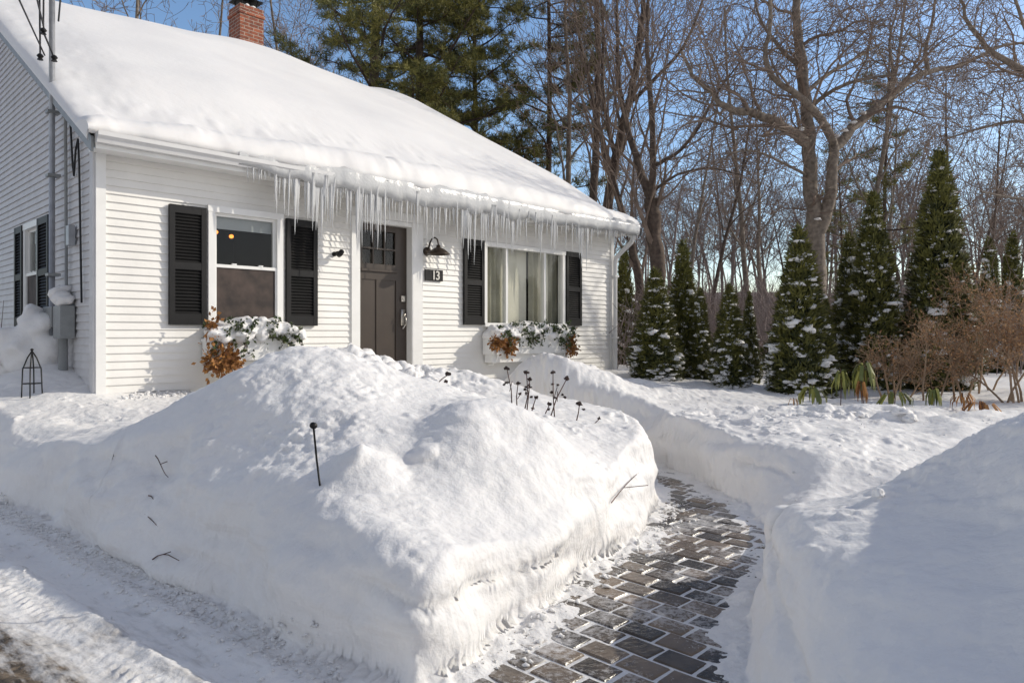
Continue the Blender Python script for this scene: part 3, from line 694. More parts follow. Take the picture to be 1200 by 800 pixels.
def swap(bb):
    bb.v = [v[:, [1, 0, 2]] for v in bb.v]; bb.f = [f[:, ::-1] for f in bb.f]
def sash_window(x0, x1, z0, z1, gable=False):
    b = MB(); t = .055
    b.box(x0 - .02, x0 + t, -.045, .06, z0, z1, bev=.003); b.box(x1 - t, x1 + .02, -.045, .06, z0, z1, bev=.003)
    b.box(x0 - .025, x1 + .025, -.05, .06, z1 - t, z1 + .02, bev=.003); b.box(x0 - .03, x1 + .03, -.07, .06, z0 - .03, z0 + .025, bev=.004)
    f = []
    zm = z0 + (z1 - z0) * .5
    s1 = MB(); e = .032   # upper sash (outer)
    for a, c, y in ((zm - .005, z1 - t, .0), ):
        s1.box(x0 + t, x0 + t + e, y, y + .03, a, c); s1.box(x1 - t - e, x1 - t, y, y + .03, a, c); s1.box(x0 + t + e, x1 - t - e, y, y + .03, c - e, c); s1.box(x0 + t + e, x1 - t - e, y, y + .03, a, a + .03)
    s2 = MB(); y = -.012; a, c = z0 + .026, zm + .028
    s2.box(x0 + t, x0 + t + .018, y - .02, y + .01, a, c); s2.box(x1 - t - .018, x1 - t, y - .02, y + .01, a, c); s2.box(x0 + t + .018, x1 - t - .018, y - .02, y + .01, c - .035, c); s2.box(x0 + t + .018, x1 - t - .018, y - .02, y + .01, a, a + .03)
    g1 = MB(); g1.box(x0 + t + e - .004, x1 - t - e + .004, .012, .016, zm + .02, z1 - t - e + .004)
    g2 = MB(); g2.box(x0 + t + .014, x1 - t - .014, -.018, -.015, z0 + .05, zm)
    sh = MB(); sh.box(x0 + t, x1 - t, .05, .055, z1 - t - e - .13, z1 - t)
    lats = []
    for xx in (x0 + .25, x1 - .27): lats.append(MB().box(xx, xx + .05, -.03, .0, zm + .029, zm + .045, bev=.003))
    for bb in [b, s1, s2, g1, g2, sh] + lats:
        if gable: swap(bb)
    o = b.build('window', M['trim'], house)
    s1.build('sash', M['trim'], o); s2.build('sash', M['trim'], o); g1.build('pane', M['glass'], o); g2.build('screen', M['screen'], o); sh.build('roller_shade', M['shade'], o)
    for lt in lats: lt.build('latch', M['trim'], o)
    return o
sash_window(W1[0], W1[1], W1[2], W1[3]); sash_window(WG[0], WG[1], WG[2], WG[3], True)

# picture window: wide middle pane between two narrow ones, curtains inside
x0, x1, z0, z1 = W2
b = MB(); t = .05
b.box(x0 - .02, x0 + .035, -.045, .06, z0, z1, bev=.003); b.box(x1 - .05, x1 + .02, -.045, .06, z0, z1, bev=.003); b.box(x0 - .03, x1 + .03, -.052, .06, z1 - .05, z1 + .02, bev=.003); b.box(x0 - .03, x1 + .03, -.07, .06, z0 - .03, z0 + .03, bev=.003)
pw = b.build('window', M['trim'], house)
for xx in (5.665, 6.545): MB().box(xx - .022, xx + .022, -.03, .05, z0 + .03, z1 - .05, bev=.003).build('mullion', M['trim'], pw)
for a, c in ((x0 + .035, 5.643), (5.687, 6.523), (6.567, x1 - .05)):
    b = MB(); b.box(a, c, .01, .014, z0 + .03, z1 - .05); b.build('pane', M['glass'], pw)
def drape(a, c, y, amp, fold, m, seed):
    n = int((c - a) / .012); xs = np.linspace(a, c, n); ph = seed
    yy = y + amp * np.sin(xs * fold + ph + .8 * np.sin(xs * 9 + ph)); vs = []; 
    for z in (z0 - .3, z1 + .02):
        for x_, y_ in zip(xs, yy): vs.append((x_, y_, z))
    b = MB(); b.add(vs, [(i, i + 1, n + i + 1, n + i) for i in range(n - 1)]); return b.build('curtain', m, pw, smooth=True)
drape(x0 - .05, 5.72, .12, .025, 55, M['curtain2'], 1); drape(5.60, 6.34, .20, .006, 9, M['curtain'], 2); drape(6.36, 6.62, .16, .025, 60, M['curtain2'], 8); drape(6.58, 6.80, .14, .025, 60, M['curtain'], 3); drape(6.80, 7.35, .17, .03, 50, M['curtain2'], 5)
# rooms behind the panes
b = MB()
for a, c, q1 in ((.15, 2.85, 3.2), (4.4, 8.2, 1.6)):
    b.add([(a, q1, .3), (c, q1, .3), (c, q1, 3.0), (a, q1, 3.0)], [(0, 1, 2, 3)]); b.add([(a, .07, .3), (c, .07, .3), (c, q1, .3), (a, q1, .3)], [(0, 1, 2, 3)])
    b.add([(a, .07, 3.0), (c, .07, 3.0), (c, q1, 3.0), (a, q1, 3.0)], [(0, 1, 2, 3)])
    for xx in (a, c): b.add([(xx, .07, .3), (xx, q1, .3), (xx, q1, 3.0), (xx, .07, 3.0)], [(0, 1, 2, 3)])
b.build('room', M['room'], house)
b = MB()      # inner face of the outer walls round the openings
def innerwall(b, a, c, za, zb, holes, y):
    xs = sorted(set([a, c] + [v for h in holes for v in (h[0], h[1])])); zs = sorted(set([za, zb] + [v for h in holes for v in (h[2], h[3])]))
    for i in range(len(xs) - 1):
        for j in range(len(zs) - 1):
            mx, mz = (xs[i] + xs[i + 1]) / 2, (zs[j] + zs[j + 1]) / 2
            if any(h[0] < mx < h[1] and h[2] < mz < h[3] for h in holes): continue
            b.add([(xs[i], y, zs[j]), (xs[i + 1], y, zs[j]), (xs[i + 1], y, zs[j + 1]), (xs[i], y, zs[j + 1])], [(0, 1, 2, 3)])
innerwall(b, .0, LEN, 0, 3.1, [W1, DO, W2], .062)
bb = MB(); innerwall(bb, .0, DEP, 0, 3.1, [WG], .06); swap(bb); b.v += bb.v; b.f += [f + b.n for f in bb.f]; b.n += bb.n; b.t += bb.t
b.add([(1.2, 1.5, .3), (1.2, 3.1, .3), (1.2, 3.1, 3.0), (1.2, 1.5, 3.0)], [(0, 1, 2, 3)]) if False else None
b.build('inner_wall', M['dark'], house)
for (sx_, q_, z_) in ((2.18, 2.3, 3.02), (2.404, 2.3, 2.98)):
    pl = empty('pendant_lamp', HL(sx_, q_) + (z_ - .18,)); tag(pl, 'small glowing %s pendant bulb behind the upper pane of the double hung window' % ('left' if sx_ < 2.3 else 'right'), 'lamp', 'pendant bulbs glowing indoors')
    b = MB(); b.blobs([(0, 0, -.12)], .028, sub=2, jit=0, flat=1); b.build('bulb', M['glow'], pl, smooth=True)
    b = MB(); b.tube([(0, 0, -.09), (0, 0, .05)], .004, k=5); b.build('cord', M['cable'], pl)

# front door, set back in its frame
x0, x1, z0, z1 = DO
b = MB(); b.box(2.885, 3.0, -.035, .02, .3, 2.78, bev=.003); b.box(3.85, 4.02, -.035, .02, .3, 2.78, bev=.003); b.box(2.885, 4.02, -.037, .02, 2.782, 2.90, bev=.003)
b.box(3.0, 3.012, -.03, .13, .3, 2.72); b.box(3.838, 3.85, -.03, .13, .3, 2.72); b.box(3.0, 3.85, -.03, .13, 2.722, 2.778); b.box(3.0, 3.85, -.03, .13, .5, .6)
b.build('door_frame', M['trim'], house)
b = MB(); YD = .095
dx0, dx1, dz0, dz1 = 3.012, 3.838, .6, 2.72
lx0, lx1, lz0, lz1 = 3.115, 3.66, 2.19, 2.64
b.box(dx0, lx0, YD - .005, YD + .04, dz0, dz1); b.box(lx1 + .0, dx1, YD - .005, YD + .04, dz0, dz1)
b.box(lx0, lx1, YD - .005, YD + .04, lz1, dz1); b.box(lx0, lx1, YD - .005, YD + .04, 2.0, lz0); b.box(lx0, lx1, YD + .008, YD + .04, dz0 + .2, 2.0); b.box(lx0, lx1, YD - .005, YD + .04, dz0, dz0 + .2)
mx_ = (lx0 + lx1) / 2; b.box(mx_ - .045, mx_ + .045, YD - .004, YD + .008, dz0 + .2, 2.0)
b.box(lx0 - .02, lx1 + .02, YD - .03, YD - .006, 2.10, 2.135, bev=.004)
door = b.build('door', M['door'], house)
b = MB()
for k in (1, 2):
    xx = lx0 + (lx1 - lx0) * k / 3; b.box(xx - .011, xx + .011, YD - .004, YD + .02, lz0, lz1)
b.box(lx0, lx1, YD - .006, YD + .018, 2.395, 2.417); b.box(lx0, lx1, YD - .006, YD + .018, lz0, lz0 + .015); b.box(lx0, lx0 + .012, YD - .0045, YD + .018, lz0, lz1); b.box(lx1 - .012, lx1, YD - .0045, YD + .018, lz0, lz1)
b.build('muntins', M['door'], door)
b = MB(); b.box(lx0, lx1, YD + .022, YD + .026, lz0, lz1); b.build('pane', M['glass'], door)
b = MB(); b.box(lx0 - .05, lx1 + .05, YD + .042, YD + .05, lz0 - .05, lz1 + .05); b.build('door_back', M['dark'], door)
hxp = 3.765
b = MB(); b.box(hxp - .032, hxp + .032, YD - .03, YD - .006, 1.72, 1.80, bev=.004); b.lathe([(0.0001, .0), (.014, 0), (.014, .012), (.0001, .012)], 10, Matrix.Translation((hxp, YD - .03, 1.76)) @ Matrix.Rotation(R(90), 4, 'X')); b.build('deadbolt', M['nickel'], door)
b = MB(); b.box(hxp - .03, hxp + .03, YD - .022, YD - .006, 1.40, 1.62, bev=.004)
b.tube([(hxp, YD - .02, 1.55), (hxp, YD - .07, 1.56), (hxp - .02, YD - .085, 1.55), (hxp - .03, YD - .085, 1.52)], .010, k=8); b.tube([(hxp, YD - .02, 1.54), (hxp, YD - .085, 1.50), (hxp, YD - .09, 1.42), (hxp, YD - .02, 1.36)], .009, k=8)
b.build('handle', M['nickel'], door, smooth=True)

# chimney
ch = MB(); cx, cq = 5.12, 7.5; hw = .27
ch.box(cx - hw, cx + hw, cq - hw, cq + hw, 6.3, 8.20); ch.box(cx - hw - .025, cx + hw + .025, cq - hw - .025, cq + hw + .025, 8.2, 8.27)
ch.box(cx - hw - .002, cx + hw + .002, cq - hw - .002, cq + hw + .002, 8.27, 8.40)
chim = ch.build('chimney', M['brick'], house)
b = MB(); b.box(cx - .2, cx + .2, cq - .2, cq + .2, 8.40, 8.45, bev=.01)
for sx_ in (-1, 1):
    for sy_ in (-1, 1): b.tube([(cx + sx_ * .16, cq + sy_ * .16, 8.44), (cx + sx_ * .18, cq + sy_ * .18, 8.58)], .012, k=5)
b.add([(cx - .28, cq - .28, 8.57), (cx + .28, cq - .28, 8.57), (cx + .28, cq + .28, 8.57), (cx - .28, cq + .28, 8.57), (cx, cq, 8.70)], [(0, 1, 4), (1, 2, 4), (2, 3, 4), (3, 0, 4), (3, 2, 1, 0)])
b.build('chimney_cap', M['black'], chim)
b = MB(); b.blobs([(cx + .05, cq - .22, 8.41), (cx - .1, cq - .24, 8.41)], [.06, .05], flat=.5, sub=2); b.build('snow', M['snow'], chim, smooth=True)

# snow blanket on the roof
ns, nq = 330, 150
ss = np.linspace(-.17, LEN + .24, ns)
keyS = [-.2, .5, 1.7, 3.0, 4.3, 5.2, 6.0, 7.0, 7.6, 8.1, 8.8]; ridgeT = [.03, .05, .06, .22, .42, .42, .28, .06, .24, .36, .26]
rows = []
qs = np.concatenate([np.linspace(-.42, 0, 18)[:-1], np.linspace(0, RQ, 110), np.linspace(RQ + .08, 2 * RQ + .3, 40)])
SS, QQ = np.meshgrid(ss, qs)
_kr = np.hanning(41); _kr /= _kr.sum(); smo = lambda a: np.convolve(np.pad(a, 20, mode='edge'), _kr, 'valid')
rT = np.repeat(smo(np.interp(ss, keyS, ridgeT))[None, :], len(qs), 0)
eT = 0 * SS + smo(np.interp(ss, [0, .8, 1.6, 2.4, 4, 6, 8.7], [.12, .16, .20, .27, .30, .30, .18]))[None, :]
mid = 0 * SS + smo(np.interp(ss, [0, .6, 2, 5, 8.0, 8.8], [.12, .32, .48, .46, .36, .26]))[None, :]
tq = np.clip(QQ / RQ, 0, 1)
th = eT * (1 - sstep(0, .22, tq)) + mid * sstep(0, .22, tq) * (1 - sstep(.62, 1, tq)) + rT * sstep(.62, 1, tq)
th = np.where(QQ > RQ, rT, th)
th += .05 * fbm(SS * .6, QQ * .6, oct=2, seed=101) + .015 * fbm(SS * 2.2, QQ * 1.2, oct=3, seed=105) * sstep(1.4, .4, QQ) 
th += np.clip(fbm(SS * 7, QQ * 7, oct=3, seed=103), 0, 1) * .035 * sstep(.9, .2, QQ) * sstep(7, 3, SS) + .02 * np.clip(fbm(SS * 6, QQ * 6, seed=104), 0, 1) * sstep(1.2, .1, SS)
edge = np.minimum(np.clip((SS + .17) / .22, 0, 1), np.clip((LEN + .24 - SS) / .30, 0, 1)); edge = np.sqrt(np.clip(1 - (1 - edge) ** 2, 0, 1))
th = np.maximum(th, .02) * (.06 + .94 * edge)
dk = np.where(QQ <= RQ, EAVE + SL * (QQ + .3), EAVE + SL * (RQ + .3) - SL * (QQ - RQ))
rnd = np.sqrt(np.clip((QQ - RQ) ** 2 + .35, 0, None)) ; dk2 = EAVE + SL * (RQ + .3) - SL * rnd + SL * .0
dk = np.where(np.abs(QQ - RQ) < 1.6, np.minimum(dk, dk2 + .08), dk)
ZZ = dk + th + .012
lipw = np.interp(ss, [-.2, .9, 2.8, 8.8], [.03, .03, .09, .09]) + .03 * fbm(ss * 2, ss * 0, oct=3, seed=110)
verts = []
QE = QQ.copy(); nl = 10
TH0 = th[17 - 1 + 1]                      # thickness at q = 0
top = [np.stack([SS[j], QQ[j], ZZ[j]], -1) for j in range(17, len(qs))]
# rounded lip below q = 0
zc0 = ZZ[17]; lip = []
for k in range(nl + 1):
    a = k / nl * math.pi * .5
    base_q = -.36 - lipw; zb = EAVE + .05 + .01
    q_ = 0 + (base_q) * np.sin(a); z_ = zb + (zc0 - zb) * (np.cos(a) ** .8)
    lip.append(np.stack([ss, q_ + .012 * fbm(ss * 5, ss * 0 + k * .3, oct=2, seed=120), z_ + .008 * fbm(ss * 12, ss * 0 + k, seed=121)], -1))
und = np.stack([ss, np.full(ns, -.33), np.full(ns, EAVE + .03)], -1)
allr = [und] + lip[::-1][:-1] + top
V3 = np.stack(allr); nr = len(allr)
ii = np.arange(nr * ns).reshape(nr, ns)
b = MB(); b.add(V3.reshape(-1, 3), np.stack([ii[:-1, :-1], ii[:-1, 1:], ii[1:, 1:], ii[1:, :-1]], -1).reshape(-1, 4))
for col, rev in ((0, False), (ns - 1, True)):     # ends drop to the deck
    t_ = V3[:, col]; bt = t_.copy(); bt[:, 2] = np.where(bt[:, 1] <= RQ, EAVE + SL * (bt[:, 1] + .3), EAVE + SL * (RQ + .3) - SL * (bt[:, 1] - RQ)) - .01
    m_ = len(t_); f = np.array([(i, i + 1, m_ + i + 1, m_ + i) for i in range(m_ - 1)])
    b.add(np.concatenate([t_, bt]), f[:, ::-1] if rev else f)
rs = empty('roof_snow', (HO[0], HO[1], 0), HA); tag(rs, 'thick smooth blanket of snow covering the house roof', 'snow')
b.build('snow_blanket', M['snowroof'], rs, smooth=True)
# ice band at the lip and its icicles
b = MB(); n = 260; xs = np.linspace(1.25, LEN + .2, n)
low = EAVE + .01 - .05 - .10 * sstep(1.3, 2.2, xs) * (1 - .5 * sstep(5.0, 8.3, xs)) * (1 + .8 * fbm(xs * 3, xs * 0, oct=4, seed=130))
yq = -.36 - np.interp(xs, [1.1, 2.8, 8.8], [.03, .085, .085]) + .02 * fbm(xs * 5, xs * 0, seed=131)
r1 = np.stack([xs, yq + .03, np.full(n, EAVE + .16)], -1); r2 = np.stack([xs, yq - .015, np.full(n, EAVE + .08)], -1); r3 = np.stack([xs, yq - .012, (EAVE + .08 + low) / 2], -1); r4 = np.stack([xs, yq, low], -1); r5 = np.stack([xs, yq + .045, low + .03], -1); r6 = np.stack([xs, yq + .07, np.full(n, EAVE + .07)], -1)
V3 = np.stack([r1, r2, r3, r4, r5, r6]); ii = np.arange(6 * n).reshape(6, n)
q = np.stack([ii, np.roll(ii, -1, 0)], 0)
f = []
for k in range(6):
    a, c = ii[k], ii[(k + 1) % 6]
    f.append(np.stack([a[:-1], c[:-1], c[1:], a[1:]], -1))
b.add(V3.reshape(-1, 3), np.concatenate(f)); b.build('ice_edge', M['ice'], rs, smooth=True)
rr = random.Random(8)
GI = 'icicles hanging along the front eave'
cnt = 0
cum = []
def icicle(s, L, r, lab=None):
    q_ = -.36 - np.interp(s, [1.1, 2.8, 8.8], [.03, .085, .085]) + rr.uniform(0, .05)
    zt = EAVE - .0 
    px_, py_ = HL(s, q_)
    b = MB(); n = 9; pts = []; rad = []
    sw = rr.uniform(-.01, .01)
    for i in range(n):
        t = i / (n - 1); pts.append((sw * t * t + .0015 * rr.uniform(-1, 1), .0015 * rr.uniform(-1, 1), -L * t)); rad.append(max(.0012, r * (1 - t) ** .8 * (1 + .18 * rr.uniform(-1, 1))))
    b.tube(pts, rad, k=7)
    o = b.build('icicle', M['ice'], None, smooth=True, loc=(px_, py_, zt))
    tag(o, lab or 'slender clear icicle in the fringe hanging from the front eave', 'icicle', GI)
dens = []
s = 1.32
while s < LEN + .15:
    if s < 1.65: L = rr.uniform(.06, .24)
    elif s < 4.9: L = rr.choice([rr.uniform(.22, .42), rr.uniform(.32, .62), rr.uniform(.35, .5)])
    elif s < 7.3: L = rr.choice([rr.uniform(.16, .32), rr.uniform(.25, .55)])
    else: L = rr.uniform(.08, .32)
    if rr.random() < .07: L *= 1.35
    if rr.random() < .2: L *= .45
    L *= .95 + .35 * math.sin(s * 5.1) * math.sin(s * 2.3 + 1)
    L = max(L * 1.22, .05)
    icicle(s, L, .006 + .018 * L + rr.uniform(0, .009))
    s += rr.uniform(.009, .032) * (1.0 if s < 5.2 else 1.25) + (.05 if rr.random() < .06 else 0)
icicle(6.02, .72, .026, 'longest icicle, hanging in front of the picture window'); icicle(2.72, .62, .024, 'long icicle hanging in front of the shutter right of the double hung window')

# ------------------------------------------------------------------ things fixed to the house
# barn light with a gooseneck
lp = empty('wall_lamp', HL(4.10, 0) + (2.42,), HA); tag(lp, 'bronze gooseneck barn light above the house number', 'lamp')
b = MB(); b.lathe([(.0001, 0), (.062, 0), (.062, .018), (.03, .03), (.0001, .03)], 18, Matrix.Translation((0, -.018, 0)) @ Matrix.Rotation(R(90), 4, 'X')); b.build('wall_plate', M['bronze'], lp, smooth=False)
b = MB(); b.tube([(0, -.03, 0), (0, -.06, .04), (0, -.085, .11), (.01, -.12, .165), (.02, -.17, .18), (.03, -.21, .15), (.035, -.225, .09), (.035, -.225, .05)], .011, k=8); b.build('arm', M['bronze'], lp, smooth=True)
b = MB(); b.lathe([(.0001, .075), (.028, .075), (.032, .04), (.06, .03), (.10, .005), (.155, -.045), (.158, -.055), (.150, -.052), (.095, -.005), (.03, .02), (.0001, .02)], 24, Matrix.Translation((.035, -.225, 0))); b.build('lamp_shade', M['bronze'], lp, smooth=True)
# number plaque
sg = empty('house_number_sign', HL(4.06, 0) + (2.02,), HA); tag(sg, 'black house number plaque with the digits 13', 'sign')
b = MB(); b.box(0, .315, -.04, -.02, 0, .155, bev=.004); b.build('plate', M['black'], sg)
def digit(txt, x):
    cu = bpy.data.curves.new('digit', 'FONT'); cu.body = txt; cu.size = .17; cu.extrude = .004; cu.align_x = 'CENTER'; cu.offset = .003
    t_ = bpy.data.objects.new('digit', cu); me = bpy.data.meshes.new_from_object(t_); bpy.data.objects.remove(t_); bpy.data.curves.remove(cu)
    o = bpy.data.objects.new('digit', me); C.objects.link(o); o.parent = sg; o.location = (x, -.046, .02); o.rotation_euler = (R(90), 0, 0); me.materials.clear(); me.materials.append(M['white'])
digit('1', .145); digit('3', .215)
# small black camera-like fixture
fx = empty('wall_fixture', HL(2.64, 0) + (2.27,), HA); tag(fx, 'small black round fixture on the siding left of the door', 'fixture')
b = MB(); b.lathe([(.0001, 0), (.03, 0), (.03, .015), (.0001, .02)], 14, Matrix.Translation((0, -.018, 0)) @ Matrix.Rotation(R(90), 4, 'X')); b.build('base', M['black'], fx)
b = MB(); b.tube([(0, -.03, 0), (.01, -.07, .02), (.02, -.10, .02)], .014, k=8); b.build('arm', M['black'], fx)
b = MB(); b.lathe([(.0001, -.04), (.03, -.04), (.036, 0), (.03, .05), (.0001, .05)], 14, Matrix.Translation((.02, -.12, -.0)) @ Matrix.Rotation(R(60), 4, 'X')); b.build('head', M['black'], fx, smooth=True)

# service mast on the gable
ms = empty('service_mast', HL(-.12, 1.04) + (1.2,), HA); tag(ms, 'tall galvanized service mast rising past the roof edge on the gable', 'pipe')
b = MB(); b.tube([(0, 0, 0), (0, 0, 2.2), (0, 0, 4.3)], .029, k=14); b.build('pole', M['galv'], ms, smooth=True)
b = MB(); b.lathe([(.045, 4.3), (.07, 4.34), (.06, 4.44), (.0001, 4.47)], 14); b.build('weatherhead', M['grey_metal'], ms)
for z in (.7, 1.75, 2.42):
    b = MB(); b.box(-.05, .07, -.055, .055, z, z + .03, bev=.003); b.build('clamp', M['grey_metal'], ms)
for k, (dx, dy, dz) in enumerate(((-.09, -.05, 3.25), (.0, -.09, 2.98), (-.1, .03, 3.0))):
    b = MB(); b.lathe([(.0001, -.03), (.03, -.03), (.018, -.01), (.034, .01), (.02, .03), (.0001, .04)], 12, Matrix.Translation((dx, dy, dz))); o = b.build('insulator', M['black'], ms)
b = MB()
for pts in ([(0, -.02, 4.2), (-.09, -.07, 3.9), (-.09, -.05, 3.3)], [(0, .0, 4.2), (-.10, .06, 3.7), (-.1, .03, 3.02)], [(0, 0, 4.2), (.09, -.03, 3.9), (.05, -.04, 3.4)], [(-.09, -.05, 3.24), (-.05, -.10, 3.1), (.0, -.09, 2.98)]): b.tube(pts, .009, k=6)
b.build('drip_loop', M['cable'], ms, smooth=True)
# overhead wires running off to the street, upper left
hl = Vector((*HL(-.2, 1.0), 0))
for k, (zz, tgt) in enumerate(((4.45, (-9.5, -6, 9.0)), (4.2, (-9.0, -6, 8.2)))):
    a = Vector((HL(-.2, .98)[0], HL(-.2, .98)[1], zz - .0)); t_ = Vector(W(*((36, -40, 5.8) if k == 0 else (8, -40, 5.6))))
    pts = [tuple(a.lerp(t_, i / 12 * 3) + Vector((0, 0, -.06 * math.sin(i / 12 * math.pi)))) for i in range(13)]
    b = MB(); b.tube(pts, .008, k=6); o = b.build('overhead_wire', M['cable'], smooth=True)
    tag(o, 'black overhead wire sloping to the service mast, %s of the two' % ('upper' if k == 0 else 'lower'), 'wire', 'overhead wires at the mast')
# cable drop from rake to meter
b = MB(); lo = lambda s_, q_, z_: HL(s_, q_) + (z_,)
b.tube([lo(-.03, .9, 3.85), lo(-.035, .72, 3.6), lo(-.04, .6, 3.0), lo(-.04, .52, 3.3)][:3] + [lo(-.04, .56, 2.9), lo(-.04, .5, 3.15), lo(-.04, .42, 3.25), lo(-.04, .38, 3.0), lo(-.04, .34, 2.3), lo(-.04, .30, 1.6)], .010, k=6)
tag(b.build('cable', M['cable'], smooth=True), 'black cable looping down the gable near the front corner', 'cable')
b = MB(); b.tube([lo(-.05, .82, 3.7), lo(-.05, .8, 2.6), lo(-.05, .78, 1.55)], .016, k=8); tag(b.build('conduit', M['grey_metal'], smooth=True), 'thin grey conduit running down the gable beside the service mast', 'conduit')
em = empty('electric_meter', HL(-.03, .95) + (1.24,), HA); tag(em, 'grey electric meter cabinet on the gable siding', 'meter')
b = MB(); b.box(-.13, .0, -.38, -.12, .0, .34, bev=.008); b.build('cabinet', M['grey_metal'], em)
b = MB(); b.box(-.12, .0, -.02, .34, .12, .34, bev=.008); b.build('meter_box', M['grey_metal'], em)
b = MB(); b.lathe([(.0001, .07), (.06, .065), (.075, .0)], 18, Matrix.Translation((-.12, .16, .23)) @ Matrix.Rotation(R(-90), 4, 'Y')); b.build('dial', M['glass'], em, smooth=True)
b = MB(); b.tube([(-.07, -.24, 0), (-.07, -.24, -.5)], .045, k=12); b.tube([(-.05, -.10, .12), (-.05, -.04, -.1), (-.05, -.02, -.5)], .014, k=8); b.build('conduit', M['grey_metal'], em, smooth=True)
b = MB(); b.blobs([(-.08, -.25, .40), (-.07, -.32, .39), (-.08, -.16, .45), (-.05, -.2, .52)], [.10, .07, .09, .06], sub=2, flat=.9); b.build('snow', M['snow'], em, smooth=True)
b = MB(); b.box(-.06, .0, -.40, -.30, .95, 1.16, bev=.006); b.build('junction_box', M['galv'], em)

# window boxes
def window_box(s0, s1, z0, z1, seed, label, snow_h, golds, front_gold):
    o = empty('window_box', HL((s0 + s1) / 2, 0) + (z0,), HA); tag(o, label, 'window box', 'planted window boxes')
    h = (s1 - s0) / 2; rg = np.random.RandomState(seed)
    b = MB(); b.box(-h, h, -.27, -.03, 0, z1 - z0, bev=.006); b.box(-h - .012, h + .012, -.285, -.02, z1 - z0 - .035, z1 - z0, bev=.004); b.box(-h + .04, h - .04, -.20, -.03, -.12, -.002, bev=.004)
    for xx in (-h + .12, h - .16):    # scroll brackets
        b.tube([(xx, -.02, -.16), (xx, -.12, -.15), (xx, -.2, -.08), (xx, -.24, 0)], .014, k=6)
    b.build('planter', M['trim'], o)
    zt = z1 - z0
    # greenery: drooping holly/boxwood sprigs
    b = MB(); P_, D_, T_ = [], [], []
    st = MB()
    for k in range(int(46 * h / .5)):
        x = rg.uniform(-h * .95, h * .95); y = rg.uniform(-.30, -.08); d = np.array([rg.uniform(-.5, .5), rg.uniform(-.8, -.1), rg.uniform(-.6, .7)]); d /= np.linalg.norm(d)
        L = rg.uniform(.10, .24); p0 = np.array([x, y, zt + rg.uniform(-.01, .10)])
        pts = [p0 + d * L * t + np.array([0, 0, -.10 * t * t]) for t in (0, .33, .66, 1)]
        st.tube(pts, .003, k=4)
        for m_ in range(22):
            t = rg.rand(); pp = p0 + d * L * t + np.array([0, 0, -.10 * t * t]); P_.append(pp); D_.append(d + rg.randn(3) * .75); T_.append(rg.rand())
    b.leaves(P_, D_, rg.uniform(.04, .07, len(P_)), rg.uniform(.02, .036, len(P_)), seed, tone=T_); b.build('greenery', M['holly'], o)
    st.build('stems', M['stalk'], o)
    # dried hydrangea clusters hanging
    for (x, zc, sz, hh) in golds:
        b = MB(); n = int(260 * sz / .1); q = rg.randn(n, 3) * np.array([sz * .5, sz * .4, hh * .5]); c = np.array([x, -.30, zc])
        n = int(n * 1); b.leaves(c + q, q + rg.randn(n, 3) * .06 + np.array([0, 0, -.03]), .055, .04, seed + 1, tone=rg.rand(n)); b.build('dried_flower', M['gold'], o)
    # snow pillow
    b = MB(); n = int(260 * h / .5); xs = rg.uniform(-h * 1.0, h * 1.0, n); env = np.sqrt(np.clip(1 - (xs / h / 1.12) ** 2, 0, 1))
    b.blobs(np.stack([xs, rg.uniform(-.33, -.08, n), zt + .0 + env * rg.uniform(-.02, snow_h, n)], -1), rg.uniform(.035, .075, n), seed, sub=2, jit=.3, flat=.75)
    sn = b.build('snow', M['snow'], o, smooth=True)
    md = sn.modifiers.new('r', 'REMESH'); md.mode = 'VOXEL'; md.voxel_size = .013; md.use_smooth_shade = True; m2 = sn.modifiers.new('s', 'SMOOTH'); m2.iterations = 7; m2.factor = .6
    # sprigs poking out of the snow
    b = MB(); P_, D_, T_ = [], [], []
    for k in range(int(16 * h / .5)):
        x = rg.uniform(-h * .8, h * .9); p0 = np.array([x, -.30, zt + rg.uniform(.0, snow_h + .03)]); d = np.array([rg.uniform(-.6, .6), -.9, rg.uniform(-.4, .5)])
        for m_ in range(26): P_.append(p0 + d * rg.rand() * .10 + rg.randn(3) * .015); D_.append(d + rg.randn(3) * .8); T_.append(rg.rand())
    b.leaves(P_, D_, rg.uniform(.03, .05, len(P_)), rg.uniform(.016, .028, len(P_)), seed + 9, tone=T_); b.build('greenery', M['holly'], o)
    return o
window_box(1.02, 2.02, 1.0, 1.24, 11, 'window box heaped with snow, holly and dried flowers under the double hung window', .20, [(-.46, .02, .13, .13), (-.30, .0, .09, .14), (-.50, .34, .05, .13)], None)
window_box(5.15, 6.95, .98, 1.26, 12, 'long window box heaped with snow and greenery under the picture window', .17, [(-.86, .18, .10, .10), (-.62, .12, .11, .12), (.82, .12, .10, .20)], None)

# ------------------------------------------------------------------ small things in the snow
tr = empty('garden_obelisk', (-4.56, 6.85, ground(-4.56, 6.85) - .03)); tag(tr, 'small black wire obelisk trellis standing in snow left of the house', 'trellis')
hgt = .46; w = .085
b = MB()
for k in range(4):
    a = k * math.pi / 2 + .4; b.tube([(w * math.cos(a), w * math.sin(a), 0), (w * .88 * math.cos(a), w * .88 * math.sin(a), hgt * .62), (w * .45 * math.cos(a), w * .45 * math.sin(a), hgt * .85), (0, 0, hgt)], .006, k=6)
b.build('frame', M['black'], tr, smooth=True)
for z, rr_ in ((.15, .083), (.30, .077)):
    b = MB(); b.tube([(rr_ * math.cos(t * 6.2832 / 16), rr_ * math.sin(t * 6.2832 / 16), z) for t in range(17)], .004, k=5, cap=False); b.build('ring', M['black'], tr, smooth=True)
b = MB(); b.blobs([(0, 0, hgt + .01)], .013, sub=2, jit=0, flat=1); b.build('finial', M['black'], tr, smooth=True)
_fs = [W(376, 568, D_) for D_ in np.arange(2.5, 6, .01)]
